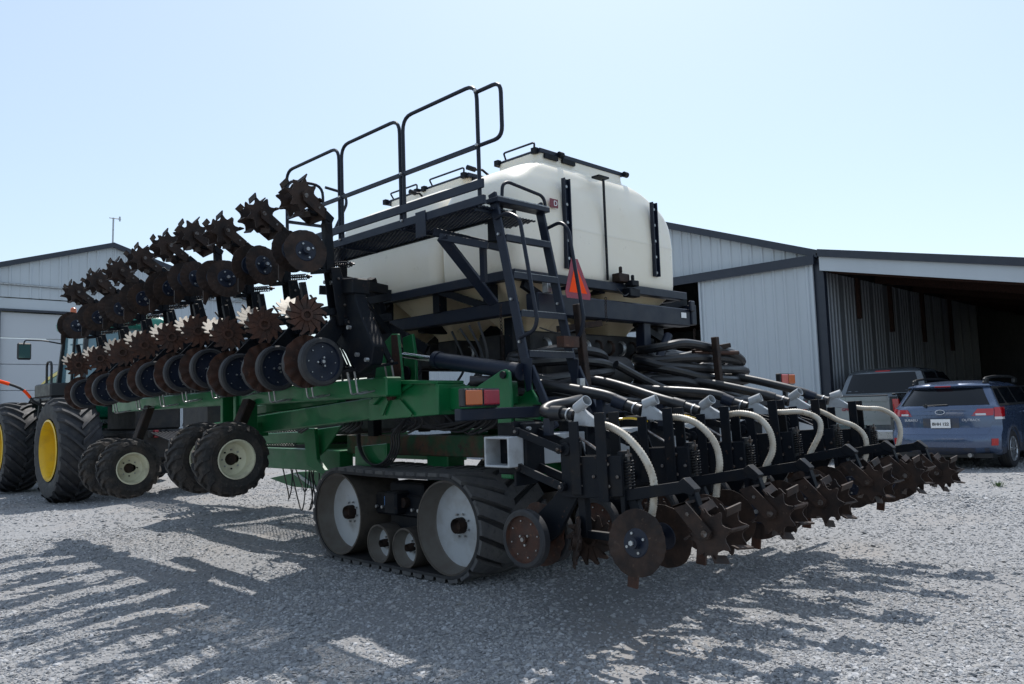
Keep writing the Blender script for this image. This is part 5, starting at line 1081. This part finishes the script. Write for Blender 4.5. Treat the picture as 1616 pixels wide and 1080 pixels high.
# ------------------------------------------------------------------ blue wagon
def wagon():
    c = empty('station_wagon', (15.95, 4.76, .14), 'slate blue station wagon with roof rails parked before the open shed', 'car', rz=R(-1.5)); F = WM[c.name]
    hw = [(.26, .84), (.34, .885), (.5, .905), (.72, .91), (.9, .91), (1.06, .89), (1.11, .875), (1.14, .85), (1.30, .775), (1.47, .70), (1.51, .66), (1.545, .60), (1.58, .45), (1.595, .30)]
    xr = [(.26, .16), (.34, .04), (.40, .0), (.60, .0), (.66, .05), (.72, .11), (.95, .115), (1.10, .13), (1.14, .17), (1.30, .28), (1.47, .42), (1.49, .37), (1.53, .40), (1.58, .75), (1.60, 1.0)]
    xf = [(.26, 4.6), (.4, 4.76), (.62, 4.78), (.75, 4.70), (.90, 4.5), (1.0, 4.1), (1.08, 3.75), (1.14, 3.62), (1.30, 3.25), (1.46, 2.85), (1.5, 2.7), (1.545, 2.5), (1.58, 2.2), (1.60, 1.9)]
    B = Body(hw, xr, xf, .26, .5, F)
    lv = [.26, .30, .34, .40, .5, .60, .66, .72, .8, .9, 1.0, 1.06, 1.10, 1.14, 1.22, 1.30, 1.38, 1.47, 1.49, 1.53, 1.55, 1.58, 1.595]
    b = B.shell('body', BLUE, c, lv, [((1.0, .34), .385, -1.2, -.55), ((1.0, .34), .385, .55, 1.2), ((3.75, .34), .385, -1.2, -.55), ((3.75, .34), .385, .55, 1.2)])
    B.patch('lower_bumper', BLUED, c, -1.35, 1.35, .275, .40, .008)
    B.patch('rear_window', GLASS, c, -.88, .88, 1.15, 1.455, .006, -.84, .84, nu=14)
    B.patch('hatch_spoiler', BLUE, c, -1.0, 1.0, 1.475, 1.515, .03, nu=14)
    B.patch('stop_lamp', REDL, c, -.2, .2, 1.475, 1.50, .036)
    hp = B.patch('tailgate', BLUE, c, -.80, .80, .63, 1.12, .006, -.92, .92, nu=14)
    B.patch('plate_recess', BLUED, hp, -.33, .33, .73, .92, .009)
    B.patch('tailgate_crease', BLUE, hp, -.70, .70, .975, .985, .016)
    for sg in (-1, 1):
        B.patch('tail_light', REDB, c, sg*.90, sg*1.16, .93, 1.10, .014, sg*.92, sg*1.26); B.patch('tail_light', REDB, c, sg*.55, sg*.885, .96, 1.08, .012, sg*.66, sg*.91)
        B.patch('clear_lens', CLEAR, c, sg*.90, sg*1.13, .89, .935, .014); B.patch('clear_lens', CLEAR, c, sg*.62, sg*.78, .965, 1.0, .016)
        B.patch('reflector', REDL, c, sg*.86, sg*.955, .44, .56, .010, sg*.86, sg*.955)
        q = [(.48, .90, .68, .90, 1.14, 1.44), (.98, 1.58, .98, 1.58, 1.13, 1.455), (1.64, 2.52, 1.66, 2.42, 1.13, 1.46), (2.60, 3.42, 2.50, 2.74, 1.13, 1.46)]
        B.side('side_trim', PLAS, c, sg, .46, 3.5, .66, 2.80, 1.12, 1.47, .003)
        for (a, b_, d, e, z0, z1) in q: B.side('side_window', GLASS, c, sg, a+.02, b_, d, e, z0+.01, z1-.01, .007)
        B.side('sill_cladding', BLUED, c, sg, 1.45, 3.3, 1.45, 3.3, .27, .42, .008)
        for (x, w2) in ((1.56, .006), (2.56, .006)): B.side('door_seam', PLAS, c, sg, x-w2, x+w2, x-w2, x+w2, .45, 1.11, .002)
        for x in (1.78, 2.78): build(MB().box(x-.09, x+.09, sg*.905, sg*.94, .97, 1.0), 'door_handle', BLUE, c, frame=F, bevel=.01)
        rl = round_path([(.62, sg*.60, 1.53), (.72, sg*.60, 1.625), (1.2, sg*.61, 1.655), (2.2, sg*.61, 1.655), (2.6, sg*.60, 1.62), (2.7, sg*.6, 1.55)], .15)
        build(MB().tube(rl, .024, 8), 'roof_rail', PLAS, c, frame=F)
        for x in (.74, 2.55): build(MB().box(x-.10, x+.10, sg*.575, sg*.635, 1.52, 1.63), 'rail_foot', PLAS, c, frame=F, bevel=.02)
        build(MB().box(2.98, 3.12, sg*.90, sg*1.07, 1.10, 1.24), 'door_mirror', BLUE, c, frame=F, bevel=.03)
        for x in (1.0, 3.75):
            car_wheel(c, (x, sg*.80, .34), .34, .215, sg, F, .225)
            ar = [Vector((x+.40*math.cos(a), sg*.905, .34+.40*math.sin(a))) for a in [math.pi*i/16 for i in range(17)]]
            build(MB().tube(ar, .018, 6), 'arch_trim', BLUED, c, frame=F)
    pw = B.S(0, .76, .022); po = build(MB().box(pw.x-.008, pw.x, -.165, .165, .745, .905), 'number_plate', WHITE, c, frame=F, bevel=.004)
    text('BHH 122', 'plate_letters', .074, PLAS, po, F @ fr((pw.x-.009, 0, .815), (0, -1, 0), (0, 0, 1), (-1, 0, 0)), bold=.002)
    text('SUBARU', 'badge_letters', .062, CLEAR, c, F @ fr((.09, .50, .885), (0, -1, 0), (0, 0, 1), (-1, 0, 0)), depth=.004); text('OUTBACK', 'badge_letters', .062, CLEAR, c, F @ fr((.09, -.50, .885), (0, -1, 0), (0, 0, 1), (-1, 0, 0)), depth=.004)
    bd = build(MB().lathe([(0, .045), (.006, .045)], (.10, 0, 1.03), (-1, 0, 0), 20, capb=True), 'oval_badge', BLUE, c, frame=F)
    rg = MB().tube([(.092, .078*math.cos(a), 1.03+.040*math.sin(a)) for a in [i*.314 for i in range(20)]], .005, 6, closed=True)
    for (y, z, r_) in ((.035, .008, .010), (-.01, .018, .007), (-.03, -.002, .006), (.01, -.012, .006), (-.005, .0, .005)): rg.cyl((.093, y, 1.03+z), (.088, y, 1.03+z), r_, n=8)
    build(rg, 'badge_stars', CHROME, c, frame=F)
    build(MB().beam((.155, .30, 1.15), (.165, -.12, 1.16), .02, .02), 'rear_wiper', PLAS, c, frame=F, bevel=.005); build(MB().cyl((.16, .25, 1.15), (.12, .25, 1.15), .03, n=12), 'wiper_hub', PLAS, c, frame=F)
    build(MB().box(.15, 4.5, -.78, .78, .22, .30), 'underbody', PLAS, c, frame=F); build(MB().cyl((.05, -.45, .27), (.4, -.45, .27), .035, n=12), 'exhaust_tip', STEEL, c, frame=F)
    build(MB().box(.7, 4.0, -.55, .55, .27, .55), 'floor_pan', PLAS, c, frame=F)
    c.scale = (1.03, 1.03, 1.03)
wagon()
# ------------------------------------------------------------------ grey pickup
def pickup():
    c = empty('pickup_truck', (16.65, 6.74, .15), 'grey crew cab pickup truck parked nose into the open shed', 'pickup truck', rz=R(-.6)); F = WM[c.name]
    hw = [(.50, .93), (.56, .985), (.8, 1.01), (1.05, 1.015), (1.30, 1.005), (1.385, .985), (1.42, .96)]
    xr = [(.5, .10), (.56, .04), (1.4, .06), (1.42, .08)]; xf = [(.5, 5.7), (.6, 5.82), (1.2, 5.80), (1.3, 5.7), (1.42, 5.5)]
    B = Body(hw, xr, xf, .10, .35, F)
    lv = [.50, .56, .7, .85, 1.0, 1.15, 1.30, 1.385, 1.42]
    cut = [((1.25, .43), .50, -1.3, -.6), ((1.25, .43), .50, .6, 1.3), ((4.95, .43), .50, -1.3, -.6), ((4.95, .43), .50, .6, 1.3)]
    b = B.shell('body', GREYC, c, lv, cut)
    hw2 = [(1.36, .97), (1.42, .965), (1.50, .93), (1.75, .86), (1.90, .80), (1.97, .73), (2.01, .6), (2.03, .4)]
    xr2 = [(1.36, 1.96), (1.48, 1.97), (1.9, 2.14), (1.96, 2.19), (2.01, 2.35), (2.03, 2.6)]; xf2 = [(1.36, 4.55), (1.48, 4.35), (1.9, 3.75), (1.97, 3.6), (2.03, 3.2)]
    Cb = Body(hw2, xr2, xf2, .10, .35, F)
    cb = Cb.shell('cab', GREYC, c, [1.36, 1.42, 1.50, 1.62, 1.75, 1.85, 1.90, 1.94, 1.97, 2.0, 2.03])
    Cb.patch('rear_window', GLASS, cb, -.86, .86, 1.45, 1.90, .006, -.86, .86); Cb.patch('stop_lamp', REDL, cb, -.22, .22, 1.935, 1.965, .01)
    for sg in (-1, 1):
        for q in ((2.22, 3.10, 2.36, 3.10), (3.16, 4.20, 3.16, 3.70)): Cb.side('side_window', GLASS, cb, sg, *q, 1.47, 1.90, .006)
        B.patch('tail_light_housing', PLAS, c, sg*.86, sg*1.16, .93, 1.37, .008, sg*.86, sg*1.16)
        B.patch('tail_light', REDB, c, sg*.895, sg*1.02, 1.08, 1.32, .016, sg*.895, sg*1.02); B.patch('reverse_lens', CLEAR, c, sg*.885, sg*1.02, .97, 1.045, .016)
        for x in (1.25, 4.95): car_wheel(c, (x, sg*.86, .42), .42, .27, sg, F, .26, 6)
        build(MB().box(4.0, 4.2, sg*1.0, sg*1.17, 1.38, 1.62), 'door_mirror', PLAS, c, frame=F, bevel=.04)
        build(MB().box(.12, 1.9, sg*.90, sg*.97, 1.415, 1.435), 'bed_rail_cap', PLAS, c, frame=F, bevel=.006)
    tg = B.patch('tailgate', mat('skylit_tailgate_paint', (.26, .28, .29), .3, .4, coat=.6, rv=.04), c, -.84, .84, .80, 1.38, .012)  # paler than the body paint: sky reflection put into the colour
    B.patch('tailgate_step', MATS['skylit_tailgate_paint'], tg, -.80, .80, 1.28, 1.37, .03); B.patch('tailgate_crease', MATS['skylit_tailgate_paint'], tg, -.78, .78, .90, .93, .024)
    B.patch('tailgate_handle', PLAS, tg, -.14, .14, 1.235, 1.29, .035); B.patch('bed_cap', PLAS, tg, -.84, .84, 1.385, 1.41, .008)
    bp = build(MB().box(-.12, .10, -.98, .98, .50, .70).box(-.14, -.02, -.42, .42, .48, .66), 'bumper', mat('satin_bumper', (.42, .43, .44), .3, .7), c, frame=F, bevel=.03)
    build(MB().box(-.15, -.135, -.16, .16, .55, .69), 'number_plate', WHITE, bp, frame=F); build(MB().box(-.152, -.150, -.10, .10, .60, .64), 'plate_print', BLUE, bp, frame=F)
    text('GMC', 'badge_letters', .085, DRED, tg, F @ fr((.020, 0, 1.12), (0, -1, 0), (0, 0, 1), (-1, 0, 0)), depth=.006)
    build(MB().box(.2, 5.5, -.5, .5, .40, .54), 'chassis', PLAS, c, frame=F)
    build(MB().box(.3, 1.9, -.8, .8, 1.421, 1.426), 'bed_cover', PLAS, c, frame=F)
pickup()
# ------------------------------------------------------------------ articulated tractor coupled ahead
def tractor():
    c = empty('tractor', (6.35, 19.4, 0), 'green articulated tractor with large yellow rimmed tyres before the workshop', 'tractor'); F = ID
    def T(mb, name, m, p=None, **k): return build(mb, name, m, p or c, **k)
    R0, wd = 1.03, .74; first = None
    def mk(x, y, sgn):
        cc = Vector((x, y, R0)); mb = MB(); tyre_body(mb, cc, (1, 0, 0), R0-.05, .56, wd, 64, crown=.05); tyre_lugs(mb, cc, (1, 0, 0), R0-.05, wd, 22, .06, .42, .045, crown=.045, skew=-1.0)
        w_ = T(mb, 'tyre', RUB, angle=30)
        rim = MB().lathe([(-.36*sgn, .60), (-.37*sgn, .565), (-.33*sgn, .55), (-.25*sgn, .53), (-.05*sgn, .515), (.0, .50), (.02*sgn, .30), (-.04*sgn, .22), (-.05*sgn, .001)], cc, (1, 0, 0), 44)
        r = build(rim, 'rim', YEL, w_, angle=40)
        build(MB().lathe([(-.05*sgn, .2), (-.16*sgn, .17), (-.18*sgn, .001)], cc, (1, 0, 0), 20), 'hub', YEL, w_)
        return w_
    for (y) in (17.3, 21.35):
        mk(4.86, y, 1); mk(7.85, y, -1)
        T(MB().cyl((5.2, y, R0), (7.5, y, R0), .22, n=20), 'axle', BROWNH)
    T(MB().box(5.75, 6.95, 16.3, 18.9, .75, 1.35), 'rear_frame', BROWNH, bevel=.05); T(MB().box(5.75, 6.95, 19.4, 24.4, .75, 1.5), 'front_frame', TGREEN, bevel=.05)
    T(MB().cyl((6.35, 19.15, .6), (6.35, 19.15, 1.4), .25, n=20), 'articulation_joint', BLACK)
    T(MB().box(5.3, 7.4, 16.4, 18.2, 1.9, 2.0).box(5.9, 6.8, 16.6, 18.3, 1.35, 1.9), 'rear_deck', BROWNH, bevel=.04)
    T(MB().box(6.2, 6.5, 15.0, 16.4, .5, .65), 'drawbar', BLACK, bevel=.02)
    for k in range(4): T(MB().box(6.0+.12*k, 6.08+.12*k, 16.2, 16.32, 1.2, 1.35), 'coupler', RBOX if k == 1 else BROWNH, bevel=.01)
    # cab
    zc0, zc1 = 1.95, 3.62; x0, x1, y0, y1 = 5.45, 7.25, 18.5, 20.3
    T(MB().box(x0, x1, y0, y1, 1.6, 2.15), 'cab_floor', TGREEN, bevel=.05)
    ins = .14
    for (xa, ya, xb, yb) in ((x0, y0, x0+ins, y0+ins), (x1, y0, x1-ins, y0+ins), (x0, y1, x0+ins, y1-ins), (x1, y1, x1-ins, y1-ins)): T(MB().beam((xa, ya, 2.1), (xb, yb, zc1+.1), .09, .09, up=(0, 1, 0)), 'cab_pillar', PLAS, bevel=.01)
    T(MB().hexa([(x0+.06, y0+.02, 2.15), (x1-.06, y0+.02, 2.15), (x1-.06, y1-.02, 2.15), (x0+.06, y1-.02, 2.15)], [(x0+ins, y0+ins, zc1), (x1-ins, y0+ins, zc1), (x1-ins, y1-ins, zc1), (x0+ins, y1-ins, zc1)]), 'cab_glass', CABG)
    T(MB().beam((x0+.04, 19.4, 2.15), (x0+ins-.02, 19.4, zc1), .05, .06, up=(0, 1, 0)), 'door_pillar', PLAS)
    rf = MB(); 
    lvv = [(zc1, .10), (zc1+.06, .0), (zc1+.20, -.02), (zc1+.29, .06), (zc1+.33, .25)]
    def rp(i, j):
        z, k = lvv[j]; xa, xb, ya, yb = x0-.02+k, x1+.02-k, y0-.12+k, y1+.15-k; r = .22; cx, cy = (xa+xb)/2, (ya+yb)/2; q = i//5; a = math.pi/2*(q+(i % 5)/4); sx, sy = ((1, 1), (-1, 1), (-1, -1), (1, -1))[q]
        return (cx+sx*((xb-xa)/2-r)+r*math.cos(a), cy+sy*((yb-ya)/2-r)+r*math.sin(a), z)
    rf.grid(rp, 20, 5, wrapu=True); rf.f.append(tuple(i*5+4 for i in range(20))); rf.sm.append(True); rf.mi.append(0); rf.f.append(tuple(i*5 for i in reversed(range(20)))); rf.sm.append(False); rf.mi.append(0)
    T(rf, 'cab_roof', TTEAL, angle=50)
    bx = px(119, 470, Y=18.7); T(MB().cyl((5.42, 18.6, 3.45), (5.30, 18.6, 3.86), .015, n=6), 'beacon_stalk', PLAS); T(MB().cyl((5.30, 18.6, 3.86), (5.30, 18.6, 4.03), .07, .055, n=16), 'warning_beacon', AMBER, bevel=.02)
    # hood with a yellow stripe
    hd = MB(); ll = [(20.3, 1.0, 3.12, .50), (21.6, .97, 3.02, .48), (22.8, .93, 2.86, .45), (23.9, .85, 2.62, .42), (24.4, .75, 2.35, .38)]
    def hp(i, j):
        y, f, zt_, h = ll[j]; a = math.pi*i/12; return (6.35-.50*f*math.copysign(abs(math.cos(a))**.5, math.cos(a)), y, zt_-h+h*math.sin(a)**.6 if 0 < i < 12 else 1.5)
    hd.grid(hp, 13, 5); T(hd, 'hood', TGREEN, angle=50)
    st = MB()
    def sp(i, j):
        y, f, zt_, h = ll[i]; a = math.pi*(.09+.09*j); return (6.35-(.50*f)*abs(math.cos(a))**.5-.012, y, zt_-h+h*math.sin(a)**.6+.004)
    st.grid(sp, 5, 2); T(st, 'hood_stripe', TYEL)
    # platform, steps, handrail, mirror
    T(MB().box(4.95, 5.75, 18.9, 20.4, 2.02, 2.12).box(4.95, 5.45, 18.9, 20.1, 2.12, 2.42), 'side_platform', PLAS, bevel=.03)
    T(MB().tube(round_path([(5.0, 19.0, 2.2), (5.0, 19.0, 2.88), (5.0, 19.35, 2.88), (5.0, 19.35, 2.2)], .12), .025, 8), 'handrail', PLAS)
    T(MB().tube(round_path([(5.5, 20.0, 3.35), (5.1, 20.0, 3.42), (4.72, 20.0, 3.42), (4.70, 20.0, 3.3)], .08), .016, 6), 'mirror_arm', PLAS)
    mi = T(MB().box(4.58, 4.86, 20.0, 20.06, 2.98, 3.36), 'mirror', PLAS, bevel=.04); build(MB().box(4.61, 4.83, 19.994, 19.999, 3.02, 3.32), 'mirror_glass', MIRR, mi)
    for y in (17.3, 21.35): T(MB().grid(lambda i, j: (5.25+.35*j, y+(R0+.12)*math.cos(math.pi*(.25+.5*i/10)), R0+(R0+.12)*math.sin(math.pi*(.25+.5*i/10))), 11, 2), 'fender', PLAS)
    a = px(0, 600, Y=19.4); b = px(62, 634, Y=19.4)
    arm = smooth_path([(b.x+.1, 19.4, b.z-.10), (b.x-.1, 19.4, b.z+.0), ((a.x+b.x)/2, 19.4, (a.z+b.z)/2+.06), (a.x-.25, 19.4, a.z+.05)], 6); ao = T(MB().tube(arm, .028, 8), 'lamp_arm', PLAS)
    n = len(arm); build(MB().tube(arm[8:12], .032, 8), 'orange_band', ORANGE, ao); build(MB().tube(arm[-5:], .038, 8), 'orange_band', ORANGE, ao)
    T(MB().tube([(4.95, 19.6, 2.1), (4.9, 19.6, 1.6), (5.0, 19.6, 1.2)], .03, 6), 'step_rail', PLAS)
tractor()
